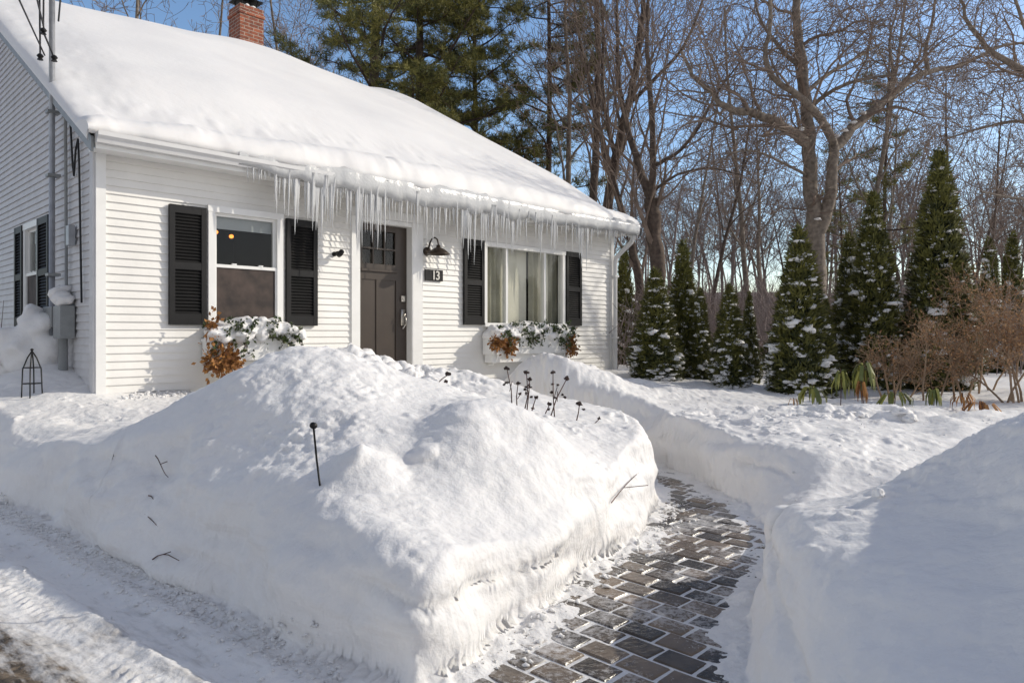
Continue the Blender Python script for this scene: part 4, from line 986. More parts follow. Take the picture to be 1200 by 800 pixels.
x, y, _ = next(p for p in _fs if ground(p[0], p[1]) >= p[2])
sk = empty('garden_stake', (x, y, ground(x, y) - .04)); tag(sk, 'thin black garden stake with a ball top stuck in the snow bank', 'stake')
b = MB(); b.tube([(0, 0, 0), (-.02, 0, .16), (-.035, 0, .315)], .0052, k=7); b.build('rod', M['black'], sk, smooth=True)
b = MB(); b.blobs([(-.036, 0, .325)], .017, sub=2, jit=.05, flat=1); b.build('ball', M['black'], sk, smooth=True)
# twigs lying on the shaded face
def face_at(px, py):
    """walk out along the sight line until the snow is met"""
    for D in np.arange(1.5, 12, .01):
        x, y, z = W(px, py, D)
        if ground(x, y) >= z: return Vector((x, y, ground(x, y)))
    return Vector(W(px, py, 5))
TW = [((184, 536), (199, 561), 'longer thin twig stuck upright in the shaded bank face'), ((163, 602), (187, 620), 'curved brown twig lying on the shaded bank face'), ((181, 657), (212, 658), 'flat brown twig with a stub low on the shaded bank face'), ((176, 583), (182, 587), 'tiny hooked twig between two longer twigs on the bank face'), ((716, 590), (748, 555), 'bare forked twig poking from the sunlit cut face by the walk')]
for (a, c, lb) in TW:
    A_ = face_at(*a); B_ = face_at(*c); 
    off = Vector((0, -.02, .012)); pts = []
    for i in range(6):
        t = i / 5; p = A_.lerp(B_, t); p.z = ground(p.x, p.y) if lb[0] != 'b' else p.z; p += off; p += Vector((0, 0, .012 * math.sin(t * 3.1))); pts.append(tuple(p))
    b = MB(); b.tube(pts, np.linspace(.0036, .002, 6), k=6)
    L = (B_ - A_).length
    if L > .1: b.tube([pts[2], tuple(Vector(pts[2]) + Vector((L * .2, -.02, .02)))], .0025, k=5)
    tag(b.build('twig', M['stalk'], smooth=True), lb, 'twig', 'twigs on the snow bank')
# dry flower stalks on the plateau
ST = [((600, 489), (594, 432)), ((606, 490), (607, 450)), ((614, 486), (617, 437)), ((617, 483), (621, 445)), ((650, 478), (648, 437)), ((644, 496), (664, 444)), ((637, 500), (644, 474)), ((675, 497), (679, 474)), ((691, 502), (702, 491)), ((622, 484), (628, 466)),
      ((510, 466), (525, 439)), ((527, 468), (527, 460)), ((505, 466), (504, 458)), ((486, 462), (486, 456))]
lbs = ['tallest dark seed head stalk at the left of the clump', 'short dry stalk beside the tallest seed head', 'tall thin stalk in the middle of the clump', 'leaning stalk with paired seed pods', 'upright dark ball seed head stalk right of the clump', 'slanting reddish stalk with clustered pods', 'short curved stalk below the slanting one', 'lone small seed head on the plateau', 'stubby bent seed head nearest the walk', 'curled brown leaf cluster on a short stalk', 'thin bare twig rising before the siding', 'low dark seed clump behind the ridge', 'small pair of seed pods behind the ridge', 'leftmost tiny seed pod behind the ridge']
rg = np.random.RandomState(3)
for (a, c), lb in zip(ST, lbs):
    D = 5.7 if a[0] > 530 else 5.3
    x, y, _ = W(a[0], a[1], D)
    tx, ty, tz = W(c[0], c[1], D)
    gz_ = min(ground(x, y), tz - .03)
    o = empty('dry_stalk', (x, y, gz_ - .02)); tag(o, lb + ', standing in the snow bank', 'dry plant', 'dry flower stalks in the snow bank')
    e = np.array([tx - x, ty - y, tz - gz_ + .02]); b = MB()
    b.tube([(0, 0, 0), tuple(e * .5 + rg.randn(3) * .008), tuple(e)], [.0055, .0045, .0035], k=6)
    if e[2] > .2:
        b.tube([tuple(e * .45), tuple(e * .7 + np.array([.03 * rg.choice([-1, 1]), 0, 0]))], .003, k=5)
    b.build('stem', M['stalk'], o, smooth=True)
    b = MB(); nn = 3 if lb.find('pod') > 0 or lb.find('clump') > 0 else 1
    cs = [e + np.array([0, 0, .006])] + [e * rg.uniform(.5, .8) + rg.randn(3) * .02 for _ in range(nn)]
    for c_, r_ in zip(cs, [.017] + [.011] * nn):
        b = MB(); b.blobs([c_], r_, int(rg.randint(99)), sub=2, jit=.5, flat=.8)
        n = 8; b.leaves(np.repeat([c_], n, 0), rg.randn(n, 3), r_ * 1.5, r_ * .5, 5); b.build('seed_head', M['seed'], o)

# chunks of snow
ck = [((437, 752), .0, 'sunlit snow chunk at the front tip of the big bank'), ((470, 700), .0, 'snow chunk above the front tip of the big bank'), ((1053, 485), .075, 'large white snow lump on the rough yard'), ((1008, 487), .055, 'round snow lump left of the large one on the yard'), ((1066, 492), .05, 'greyish snow lump right of the large one on the yard'),
      ((1030, 580), .02, 'small snow crumb on the smooth sunlit snow'), ((300, 722), .0, 'shaded snow chunk at the foot of the driveway bank'), ((800, 470), .0, ''), ((560, 690), .0, 'snow chunk fallen at the foot of the sunlit cut face')]
for (p, r_, lb) in ck:
    if not r_: continue
    q_ = face_at(*p); b = MB(); b.blobs([(0, 0, 0), (r_ * .7, -.1 * r_, -.2 * r_), (-.5 * r_, .2 * r_, -.3 * r_)], [r_, r_ * .6, r_ * .5], seed=int(p[0]), sub=3, jit=.55, flat=.8)
    tag(b.build('snow_chunk', M['snow'], smooth=True, loc=(q_.x, q_.y, q_.z + r_ * .1)), lb, 'snow chunk', 'loose snow chunks')
# crumbs along the walk edge: uncountable
b = MB(); rg = np.random.RandomState(17); P_ = []; Sz = []
pl = [(-.2, 2.75), (.18, 3.5), (.68, 4.35), (.98, 5.0), (1.17, 5.6)]
for k in range(260):
    i = rg.randint(len(pl) - 1); t = rg.rand(); x = pl[i][0] * (1 - t) + pl[i + 1][0] * t + .05 + abs(rg.randn()) * .09; y = pl[i][1] * (1 - t) + pl[i + 1][1] * t + rg.randn() * .03
    P_.append((x, y, max(ground(x, y), 0) + .003)); Sz.append(.003 + .014 * rg.rand() ** 3)
for k in range(900):
    t = rg.rand(); x = -3.9 + 3.3 * t; y = 5.49 - 2.74 * t; dx = -abs(rg.randn()) * .12; x += dx * .63; y += dx * .77
    P_.append((x, y, ground(x, y) + .002)); Sz.append(rg.uniform(.003, .012))
for k in range(260):
    x = rg.uniform(1.5, 6); y = rg.uniform(3.2, 8); P_.append((x, y, ground(x, y))); Sz.append(rg.uniform(.004, .012))
for k in range(250):
    x = rg.uniform(-3.8, -3.0) ; y = 6.95 + (x + 4.04) * 1.03 - abs(rg.randn()) * .15; P_.append((x, y, ground(x, y))); Sz.append(rg.uniform(.008, .022))
b.blobs(P_, Sz, 3, sub=2, jit=.7, flat=.7); tag(b.build('snow_crumbs', M['snow'], smooth=True), kind='stuff')

# snow-laden shrub beside the gable
x, y, _ = W(36, 400, 7.7)
gzv = ground(x, y)
sh = empty('snowy_shrub', (x, y, gzv - .05)); tag(sh, 'small evergreen shrub buried under a dome of snow beside the gable', 'shrub')
rg = np.random.RandomState(6)
b = MB(); b.blobs([(0, 0, .20), (.12, 0, .34), (-.12, 0, .12), (.02, .05, .42), (.2, 0, .12), (0, -.1, .05), (-.2, 0, 0), (.18, 0, .0)], [.24, .18, .22, .14, .18, .25, .22, .2], 5, sub=3, jit=.25, flat=1); sn = b.build('snow', M['snow'], sh, smooth=True)
md = sn.modifiers.new('r', 'REMESH'); md.mode = 'VOXEL'; md.voxel_size = .02; md.use_smooth_shade = True; m2 = sn.modifiers.new('s', 'SMOOTH'); m2.iterations = 10; m2.factor = .6
b = MB(); n = 500; th_ = rg.rand(n) * 6.28; c = np.array([-.28, -.1, .03]); q_ = rg.randn(n, 3) * np.array([.07, .06, .05]); b.leaves(c + q_, q_ * 8 + rg.randn(n, 3) * .5, .05, .02, 4, tone=rg.rand(n)); b.build('foliage', M['holly'], sh)
b = MB()
for k in range(9):
    a = rg.uniform(-.6, .2); b.tube([(-.3, 0, -.05), (-.34 + a * .2, 0, .3), (-.36 + a * .6, 0, .55 + .1 * rg.rand())], [.006, .004, .002], k=5)
b.build('stems', M['stalk'], sh)
sh.location.z += .12

# ------------------------------------------------------------------ TREES
def rot_about(d, ang, az):
    d = d / (np.linalg.norm(d) + 1e-9); ref = np.array([0, 0, 1.]) if abs(d[2]) < .9 else np.array([1., 0, 0])
    u = np.cross(d, ref); u /= np.linalg.norm(u); w = np.cross(d, u)
    s = math.cos(az) * u + math.sin(az) * w
    return d * math.cos(ang) + s * math.sin(ang)
def grow(out, p, d, L, r, lvl, P, rg):
    n = P['seg'][lvl]; pts = [np.array(p, float)]; d = np.array(d, float); d /= np.linalg.norm(d); dirs = [d]
    wob = P['wob'][lvl]
    for i in range(n):
        d = d + rg.randn(3) * wob + np.array([0, 0, P['up'][lvl]]); d /= np.linalg.norm(d)
        pts.append(pts[-1] + d * L / n); dirs.append(d)
    t = np.linspace(0, 1, n + 1); rad = np.maximum(P['rmin'], r * (1 - t * P['tap'][lvl]))
    out[lvl].append((np.array(pts), rad))
    spawn(out, np.array(pts), np.array(dirs), rad, L, lvl, P, rg)
def spawn(out, pts, dirs, rad, L, lvl, P, rg, t0=None, nc=None):
    if lvl + 1 >= P['max']: return
    nc = P['nc'][lvl] if nc is None else nc
    nc = max(1, int(round(nc * rg.uniform(.8, 1.2)))); t0 = P['t0'][lvl] if t0 is None else t0
    n = len(pts) - 1; az = rg.rand() * 6.28
    for k in range(nc):
        t = t0 + (1 - t0) * (k + rg.rand() * .8) / nc; t = min(t, .999); i = int(t * n); f = t * n - i
        p = pts[i] * (1 - f) + pts[i + 1] * f; r = (rad[i] * (1 - f) + rad[i + 1] * f)
        az += 2.4 + rg.randn() * .4
        ang = P['ang'][lvl] * rg.uniform(.7, 1.3)
        dd = rot_about(dirs[i], ang, az)
        LL = P['len'][lvl + 1] * rg.uniform(.6, 1.2) * (1.15 - .55 * t) if 'len' in P else L * .5
        grow(out, p, dd, LL, max(P['rmin'], r * P['rr'][lvl]), lvl + 1, P, rg)
SIDES = [9, 6, 4, 3, 3, 3]
def mesh_tree(out, split=2, name='bare_tree', mt=None, mc=None, parent=None, sides=SIDES, sc=1):
    a, b = MB(), MB()
    for lvl, br in enumerate(out):
        for pts, rad in br: (a if lvl < split else b).tube(pts, rad, k=sides[lvl], cap=False)
    a.build('trunk', mt, parent, smooth=True)
    if b.n: b.build('crown', mc, parent, smooth=False)
PB = dict(max=5, seg=[10, 7, 5, 4, 3], wob=[.05, .13, .18, .22, .25], up=[.03, .05, .05, .04, .03], tap=[.75, .8, .8, .7, .6], rmin=.006, nc=[11, 7, 6, 5], t0=[.28, .2, .15, .1], ang=[.75, .7, .75, .8], rr=[.5, .55, .55, .6], len=[11, 4.2, 1.9, .95, .5])
def base_tree(seed, H=11, r=.16, P=PB, slim=1.0, **kw):
    rg = np.random.RandomState(seed); out = [[] for _ in range(P['max'])]
    P = dict(P); P.update(kw); P['len'] = [H] + [v * slim * H / 11 for v in P['len'][1:]]
    grow(out, (0, 0, 0), (rg.randn() * .04, rg.randn() * .04, 1), H, r, 0, P, rg)
    return out

def limb_tree(limbs, D, P, seed, name, label, mt, mc, group=None, dj=.4, base=None, rs=1.0):
    """a tree whose main limbs follow given courses; (points as px,py,dD), r0, r1, children"""
    rg = np.random.RandomState(seed); out = [[] for _ in range(P['max'] + 1)]
    bx, by, bz = base
    for (pl_, r0, r1, nc, t0) in limbs:
        r0 *= rs; r1 *= rs
        raw = np.array([W(q[0], q[1], D + (q[2] if len(q) > 2 else 0)) for q in pl_]) - np.array(base)
        # resample and roughen
        n = max(6, len(raw) * 3); t = np.linspace(0, len(raw) - 1, n); pts = np.stack([np.interp(t, np.arange(len(raw)), raw[:, k]) for k in range(3)], -1)
        for _ in range(2): pts[1:-1] = pts[1:-1] * .5 + (pts[:-2] + pts[2:]) * .25
        pts[1:-1] += rg.randn(n - 2, 3) * r0 * .12
        rad = np.linspace(r0, r1, n); out[0].append((pts, rad))
        dirs = np.gradient(pts, axis=0); dirs /= np.linalg.norm(dirs, axis=1, keepdims=True)
        spawn([out[0]] + out[1:], pts, dirs, rad, 3, 0, P, rg, t0=t0, nc=nc)
    o = empty(name, base); tag(o, label, 'tree', group)
    mesh_tree(out, 1, mt=mt, mc=mc, parent=o, sides=[10, 5, 4, 3, 3, 3])
    return o, out
PL = dict(max=4, seg=[8, 8, 6, 4, 3], wob=[.1, .22, .26, .28, .3], up=[.02, .03, .03, .02, .02], tap=[.7, .8, .8, .7, .6], rmin=.0055, nc=[8, 6, 4, 5], t0=[.2, .2, .15, .1], ang=[.8, .8, .8, .85], rr=[.42, .55, .55, .6], len=[5, 2.1, 1.25, .65, .36])
PG = dict(PL); PG.update(len=[7, 3.0, 1.8, .95, .5], rmin=.007); DB = 19.5; base = W(957, 430, DB)
big, bo = limb_tree([
    ([(957, 430), (957, 400), (957, 330), (956, 275)], .20, .165, 0, 1),
    ([(956, 278), (950, 222, .1), (947, 165, .2), (943, 100, .3), (936, 50, .4), (930, -10, .5), (938, -60, .6)], .155, .055, 10, .3),
    ([(946, 168), (925, 152, -.3), (905, 141, -.6), (880, 132, -.9), (852, 131, -1.2), (838, 112, -1.4), (812, 93, -1.6), (798, 60, -1.8)], .11, .025, 11, .15),
    ([(956, 278), (972, 242, -.1), (976, 200, -.2), (977, 172, -.2)], .12, .095, 1, .6),
    ([(977, 174), (968, 146, -.5), (950, 124, -.8), (928, 106, -1.1), (903, 92, -1.4), (895, 62, -1.6), (905, 20, -1.8), (900, -20, -2)], .085, .025, 11, .15),
    ([(977, 174), (1000, 150, .3), (1022, 131, .5), (1045, 110, .7), (1066, 95, .9), (1090, 82, 1.1), (1128, 78, 1.4), (1165, 56, 1.7), (1200, 50, 2)], .10, .025, 13, .12),
    ([(1088, 84, 1.1), (1083, 60, 1.0), (1093, 30, 1.0), (1098, -20, 1.0)], .045, .02, 6, .1),
    ([(1040, 114, .7), (1048, 85, .6), (1040, 50, .3), (1052, 10, .3)], .04, .015, 6, .1),
    ([(943, 110, .3), (965, 90, .8), (1000, 70, 1.4), (1035, 50, 2.0)], .05, .018, 8, .1),
    ([(944, 130, .2), (975, 105, -.6), (1010, 92, -1.2), (1055, 88, -1.8)], .045, .015, 8, .15),
    ([(940, 80, .3), (915, 60, .9), (890, 25, 1.5), (880, -20, 2)], .05, .018, 7, .1),
    ([(945, 205, 0), (915, 190, -.4), (885, 175, -.8), (850, 180, -1.2)], .03, .012, 6, .1),
], DB, PG, 31, 'broadleaf_tree', 'large bare forked tree with spreading crooked limbs rising behind the evergreens', M['bark'], M['twig'], base=base, rs=1.42)
b = MB()     # snow lodged in its crotches
for p_ in [(978, 165, -.25), (988, 158, 0), (998, 149, .2), (1010, 138, .35), (957, 262, -.12), (1052, 103, .7), (938, 157, -.15)]:
    c = np.array(W(p_[0], p_[1], DB + p_[2])) - np.array(base); b.blobs([c + np.array([0, -.08, .10])], .10, int(p_[0]), sub=2, jit=.4, flat=.5)
b.build('snow', M['snow'], big, smooth=True)

PM = dict(PL); PM.update(rmin=.007, wob=[.06, .12, .16, .2, .25], up=[.02, .06, .06, .05, .03], ang=[.5, .6, .65, .7], len=[5, 4.4, 2.3, 1.2, .6], nc=[7, 5, 4, 4])
G2 = 'bare trees close behind the house end'
base = W(712, 425, 23)
limb_tree([([(712, 440), (712, 330), (712, 245), (720, 190), (735, 125), (747, 75), (752, 20), (757, -40)], .15, .05, 12, .35), ([(722, 185), (712, 150, .6), (705, 100, 1), (708, 30, 1.4), (700, -40, 1.6)], .06, .025, 8, .1), ([(735, 125), (765, 95, -.6), (800, 60, -1), (822, 10, -1.2), (830, -40, -1.2)], .05, .02, 8, .1)], 23, PM, 5, 'broadleaf_tree', 'dark leaning bare tree rising just right of the roof snow', M['barkd'], M['twig'], G2, base=base, rs=1.35)
base = W(694, 422, 25)
limb_tree([([(694, 440), (694, 300), (695, 220), (699, 150), (702, 80), (700, 0), (696, -60)], .13, .05, 12, .35), ([(700, 140), (690, 90, .6), (676, 40, 1), (670, -40, 1.4)], .05, .02, 7, .1)], 25, PM, 6, 'broadleaf_tree', 'straight dark bare tree standing directly over the roof end', M['barkd'], M['twig'], G2, base=base, rs=1.35)
base = W(773, 426, 21.5)
limb_tree([([(773, 445), (773, 380), (771, 320), (768, 270), (763, 232)], .19, .15, 2, .6), ([(763, 234), (750, 200), (740, 165, .3), (728, 120, .6), (722, 60, .9), (724, -30, 1.2)], .10, .03, 10, .15), ([(763, 234), (766, 185, -.3), (763, 120, -.5), (757, 50, -.7), (762, -30, -.9)], .085, .03, 10, .15), ([(765, 195, -.2), (795, 180, -.6), (820, 150, -.9), (838, 110, -1.1), (870, 70, -1.3)], .045, .015, 9, .1), ([(764, 225), (790, 205, -.6), (830, 195, -1.2), (870, 205, -1.5)], .035, .012, 8, .1)], 21.5, PM, 7, 'broadleaf_tree', 'thick trunked bare tree splitting into upright stems above the small evergreens', M['barkd'], M['twig'], G2, base=base, rs=1.35)
base = W(752, 426, 22.5)
limb_tree([([(757, 445), (755, 380), (750, 330), (740, 285), (726, 240), (716, 200), (700, 150), (690, 100)], .13, .03, 12, .2)], 22.5, PM, 8, 'broadleaf_tree', 'bare tree leaning left toward the roof corner', M['barkd'], M['twig'], G2, base=base, rs=1.35)
# branches reaching in at the upper right
base = W(1330, 460, 15)
limb_tree([([(1330, 460), (1325, 350), (1310, 250), (1290, 170), (1250, 110), (1200, 80), (1160, 60), (1130, 25), (1118, -20)], .16, .02, 16, .4), ([(1250, 110), (1215, 60, -.5), (1190, 10, -1), (1180, -60, -1)], .05, .02, 8, .1), ([(1290, 180), (1240, 150, .5), (1195, 140, 1), (1150, 150, 1.5), (1100, 165, 1.8)], .05, .015, 12, .1), ([(1310, 250), (1260, 230, -.5), (1200, 235, -1), (1150, 225, -1.2)], .045, .012, 10, .1)], 15, PL, 9, 'broadleaf_tree', 'bare tree at the right edge with long branches reaching into the sky', M['bark'], M['twig'], base=base)

# woodland of bare trees: prototypes and copies
protos = []
for k, (H, r, slim, rm) in enumerate([(13, .14, .9, .007), (12, .11, .75, .007), (14, .16, 1.0, .008), (11, .09, .7, .006), (13, .12, .85, .007), (9, .06, .7, .006)]):
    out = base_tree(200 + k, H, r, slim=slim, rmin=rm, nc=[12, 6, 4, 3])
    o = empty('broadleaf_tree'); mesh_tree(out, 2, mt=M['barkd'] if k % 2 else M['bark'], mc=M['twig'], parent=o, sides=[8, 5, 3, 3, 3]); protos.append(o)
wr = random.Random(77); GW = 'bare trees of the woods behind the yard'
spots = []
for px in (820, 880, 1012, 1095, 1170): spots.append((px + wr.uniform(-8, 8), wr.uniform(23, 30)))
for px in (800, 905, 1050, 1130, 1215): spots.append((px + wr.uniform(-10, 10), wr.uniform(28, 40)))
for px in (130, 165, 190, 222, 262, 322, 345, 372, 408, 520, 660): spots.append((px + wr.uniform(-6, 6), wr.uniform(24, 32)))
first = set()
for i, (px, D) in enumerate(spots):
    k = wr.randrange(6); 
    if k in first: o = copy_tree(protos[k])
    else: o = protos[k]; first.add(k)
    x, y, _ = W(px, 390, D); o.location = (x, y, farz(x, y) - .1); o.rotation_euler = (wr.uniform(-.05, .05), wr.uniform(-.05, .05), wr.uniform(0, 6.28)); s_ = wr.uniform(.85, 1.2); o.scale = (s_, s_, s_)
    if px < 690: tag(o, 'slender bare tree showing above the snowy roof', 'tree', 'bare trees behind the house')
    else: tag(o, 'slender bare tree in the woods behind the yard', 'tree', GW)
for k, o in enumerate(protos):
    if k not in first:
        o.location = W(1100 + 10 * k, 390, 30); o.location.z = .4; tag(o, 'slender bare tree in the woods behind the yard', 'tree', GW)
# the far wood, read as one mass
out = base_tree(301, 11, .12, slim=.8, rmin=.013, max=4, nc=[12, 6, 5]); out2 = base_tree(302, 12, .12, slim=.7, rmin=.013, max=4, nc=[12, 6, 5])
def flat(out):
    a = MB()
    for lvl, br in enumerate(out):
        for pts, rad in br: a.tube(pts, rad, k=3, cap=False)
    return np.concatenate(a.v), np.concatenate(a.f)
FL = [flat(out), flat(out2)]
b = MB(); rg = np.random.RandomState(12)
for k in range(135):
    D = rg.uniform(42, 85); px = rg.uniform(690, 1300) if k < 122 else rg.uniform(-50, 640); x, y, _ = W(px, 390, D); v, f = FL[k % 2]; a = rg.rand() * 6.28; s_ = rg.uniform(.7, 1.15)
    vv = v.copy() * s_; vv = np.stack([vv[:, 0] * math.cos(a) - vv[:, 1] * math.sin(a) + x, vv[:, 0] * math.sin(a) + vv[:, 1] * math.cos(a) + y, vv[:, 2] + farz(x, y) - .2], -1); b.add(vv, f)
tag(b.build('far_woods', M['twigfar']), kind='stuff')
# underbrush
b = MB(); rg = np.random.RandomState(13)
for k in range(2600):
    D = rg.uniform(13, 34); px = rg.uniform(690, 1290); x, y, _ = W(px, 390, D); z = farz(x, y); h = rg.uniform(.8, 2.6) * (D / 22); ln = rg.randn(2) * .3
    r_ = .006 + .00035 * D
    p0 = np.array([x, y, z - .05]); p1 = p0 + np.array([ln[0] * .4, ln[1] * .4, h * .5]); p2 = p0 + np.array([ln[0], ln[1], h]); b.tube([p0, p1, p2], [r_, r_ * .8, r_ * .5], k=3, cap=False)
    for m_ in range(3): e = rg.randn(3) * .4; b.tube([p1 * (1 - m_ / 3) + p2 * m_ / 3, p1 * (1 - m_ / 3) + p2 * m_ / 3 + np.array([e[0], e[1], abs(e[2]) + .2])], [r_ * .6, r_ * .4], k=3, cap=False)
tag(b.build('underbrush', M['twigfar']), kind='stuff')

# arborvitae
def arbor(seed, H, Rm, nsp=2600, snow=110, lean=0, sharp=.8):
    rg = np.random.RandomState(seed); o = empty('arborvitae')
    b = MB(); b.tube([(0, 0, -.1), (0, 0, H * .5)], [.05, .03], k=7); b.build('trunk', M['barkd'], o)
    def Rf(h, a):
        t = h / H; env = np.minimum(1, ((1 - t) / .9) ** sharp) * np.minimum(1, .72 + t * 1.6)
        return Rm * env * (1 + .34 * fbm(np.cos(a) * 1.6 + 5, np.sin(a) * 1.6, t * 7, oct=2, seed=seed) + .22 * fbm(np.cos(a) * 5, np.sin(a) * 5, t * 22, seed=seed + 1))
    # inner mass
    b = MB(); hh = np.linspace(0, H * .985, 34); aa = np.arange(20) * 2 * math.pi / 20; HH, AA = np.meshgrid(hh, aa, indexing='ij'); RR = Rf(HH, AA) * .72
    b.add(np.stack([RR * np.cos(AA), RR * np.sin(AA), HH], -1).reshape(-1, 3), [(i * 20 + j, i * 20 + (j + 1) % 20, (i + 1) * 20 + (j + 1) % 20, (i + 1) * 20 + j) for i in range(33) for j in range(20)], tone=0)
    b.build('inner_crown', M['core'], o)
    b = MB(); t = 1 - np.sqrt(rg.rand(nsp)); t = np.where(rg.rand(nsp) < .15, rg.rand(nsp), t); h = t * H; a = rg.rand(nsp) * 6.283
    R_ = Rf(h, a) * rg.uniform(.7, 1.08, nsp); P_ = np.stack([R_ * np.cos(a), R_ * np.sin(a), h], -1)
    out_ = np.stack([np.cos(a), np.sin(a), np.zeros(nsp)], -1); tn = rg.rand(nsp)
    for k in range(6):
        d = out_ * rg.uniform(.2, 1, (nsp, 1)) + np.array([0, 0, 1.0]) * rg.uniform(.1, 1.1, (nsp, 1)) + rg.randn(nsp, 3) * .35
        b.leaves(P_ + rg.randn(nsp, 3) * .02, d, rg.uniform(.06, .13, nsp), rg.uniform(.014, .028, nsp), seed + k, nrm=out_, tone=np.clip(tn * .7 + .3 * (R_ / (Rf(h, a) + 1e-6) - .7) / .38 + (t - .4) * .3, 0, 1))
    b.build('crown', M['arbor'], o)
    b = MB(); n = snow; t = rg.rand(n) ** 1.35 * .93; h = t * H; a = rg.rand(n) * 6.283; R_ = Rf(h, a) * rg.uniform(.86, 1.08, n)
    sz = rg.uniform(.018, .052, n) * np.where(rg.rand(n) < .16, 1.9, 1) * (1.15 - .6 * t)
    P0 = np.stack([R_ * np.cos(a), R_ * np.sin(a), h], -1)
    b.blobs(P0, sz, seed, sub=2, jit=.55, flat=.62)
    P1 = P0 + rg.randn(n, 3) * np.array([.035, .035, .012]); b.blobs(P1, sz * .7, seed + 2, sub=1, jit=.5, flat=.6)
    b.build('snow', M['snow'], o, smooth=True); return o
AR = [arbor(41, 2.4, .40, 3000, 430), arbor(42, 2.3, .36, 2700, 330, sharp=1.0), arbor(43, 3.6, .52, 4800, 330, sharp=.75), arbor(44, 3.0, .42, 4200, 520)]
GA = 'arborvitae evergreens in a row along the yard edge'
AT = [ # px, top py, base py, D, proto, width factor, label
    (731, 292, 450, 15.5, 1, .8, 'narrow dark arborvitae half hidden behind the house corner'),
    (768, 318, 452, 11.6, 0, 1.35, 'broad snow flecked arborvitae nearest the house corner'),
    (800, 286, 455, 12.2, 1, 1.0, 'tall pointed arborvitae behind the first broad one'),
    (821, 340, 456, 11.8, 1, 1.0, 'slim low arborvitae right of the tall pointed one left of the gap'),
    (855, 336, 460, 11.0, 0, 1.15, 'short round topped arborvitae with much snow, left of the thin one'),
    (878, 345, 460, 12.0, 1, .8, 'thin short arborvitae just left of the wide snowy cone'),
    (937, 270, 467, 10.2, 0, 1.12, 'wide snowy arborvitae cone in front of the forked bare tree'),
    (968, 352, 468, 10.8, 1, .8, 'small arborvitae tucked right of the forked tree trunk'),
    (995, 278, 468, 11.4, 1, .9, 'slender arborvitae left of the tall snow dotted cone'),
    (1023, 230, 470, 10.8, 3, 1.05, 'tall arborvitae cone dotted with many small snow clumps'),
    (1101, 178, 474, 10.6, 2, 1.0, 'tallest and widest arborvitae, dark with few snow clumps'),
    (1160, 282, 460, 15.0, 1, .8, 'distant small arborvitae left of the pair behind the brown bushes'),
    (1186, 276, 460, 15.6, 1, .8, 'distant small arborvitae right of the pair behind the brown bushes'),
]
HH_ = [2.4, 2.3, 3.6, 3.0]; usedA = set()
for (px, t_, b_, D, k, wf, lb) in AT:
    o = copy_tree(AR[k]) if k in usedA else AR[k]; usedA.add(k)
    x, y, zt = W(px, t_, D); zb = ground(x, y) - .05; s_ = (zt - zb) / HH_[k]
    o.location = (x, y, zb); o.scale = (s_ * wf, s_ * wf, s_); o.rotation_euler = (0, 0, px * .37); tag(o, lb, 'evergreen tree', GA)

# pines
def pine(seed, H, r, z0, Lb, ntuft=9, nb=34, tip=.5):
    rg = np.random.RandomState(seed); o = empty('pine_tree'); a_ = MB(); c_ = MB(); P_, D_, T_ = [], [], []
    nn = 12; t = np.linspace(0, 1, nn); pts = np.stack([.12 * np.sin(t * 4 + seed), .12 * np.cos(t * 3), t * H], -1); a_.tube(pts, r * (1 - .8 * t), k=10)
    a_.build('trunk', M['pinebark'], o, smooth=True)
    for k in range(nb):
        tt = (k + rg.rand()) / nb; z = z0 + (H - z0) * tt; az = rg.rand() * 6.283; L = Lb * (1 - tt * .65) * rg.uniform(.6, 1.15)
        d = np.array([math.cos(az), math.sin(az), rg.uniform(-.05, .3)]); p = np.array([np.interp(z, pts[:, 2], pts[:, 0]), np.interp(z, pts[:, 2], pts[:, 1]), z]); br = [p]; dd = d.copy()
        for i in range(8): dd = dd + rg.randn(3) * .10 + np.array([0, 0, .02]); dd /= np.linalg.norm(dd); br.append(br[-1] + dd * L / 8)
        br = np.array(br); c_.tube(br, np.linspace(.05 * L / 4 + .012, .01, 9), k=5, cap=False)
        ns_ = int(13 * L / 3)
        for m_ in range(ns_):
            u = .2 + .8 * (m_ + rg.rand()) / ns_; i = min(int(u * 8), 7); q0 = br[i] + (br[i + 1] - br[i]) * (u * 8 - i); side = np.cross(dd, [0, 0, 1]); side /= np.linalg.norm(side)
            sd_ = side * rg.choice([-1, 1]) + dd * rg.uniform(.3, 1) + np.array([0, 0, rg.uniform(-.15, .35)]); sd_ /= np.linalg.norm(sd_); l_ = rg.uniform(.4, 1.0) * (1.2 - u * .6); q1 = q0 + sd_ * l_ * .5 + rg.randn(3) * .05; q2 = q0 + sd_ * l_ + np.array([0, 0, .08])
            c_.tube([q0, q1, q2], [.012, .009, .007], k=3, cap=False)
            for s_ in range(ntuft):
                w_ = .25 + .75 * (s_ + rg.rand()) / ntuft; c = q0 + (q2 - q0) * w_ + rg.randn(3) * np.array([.10, .10, .06]); P_.append(c); D_.append(sd_); T_.append(rg.rand())
    c_.build('branches', M['pinebark'], o)
    P_, D_, T_ = np.array(P_), np.array(D_), np.array(T_); b = MB()
    for k in range(13):
        d = D_ * .5 + rg.randn(len(P_), 3) * .75 + np.array([0, 0, .25]); b.leaves(P_, d, rg.uniform(.15, .26, len(P_)), .021, seed + k, tone=np.clip(T_ * .7 + .3 * rg.rand(len(P_)), 0, 1))
    b.build('crown', M['pine'], o); return o
p3 = pine(63, 15, .12, 4.5, 2.6, ntuft=5, nb=24)
p1 = pine(61, 17, .27, 5.6, 5.2, nb=50); p2 = pine(62, 16, .16, 5.2, 3.5, nb=46)
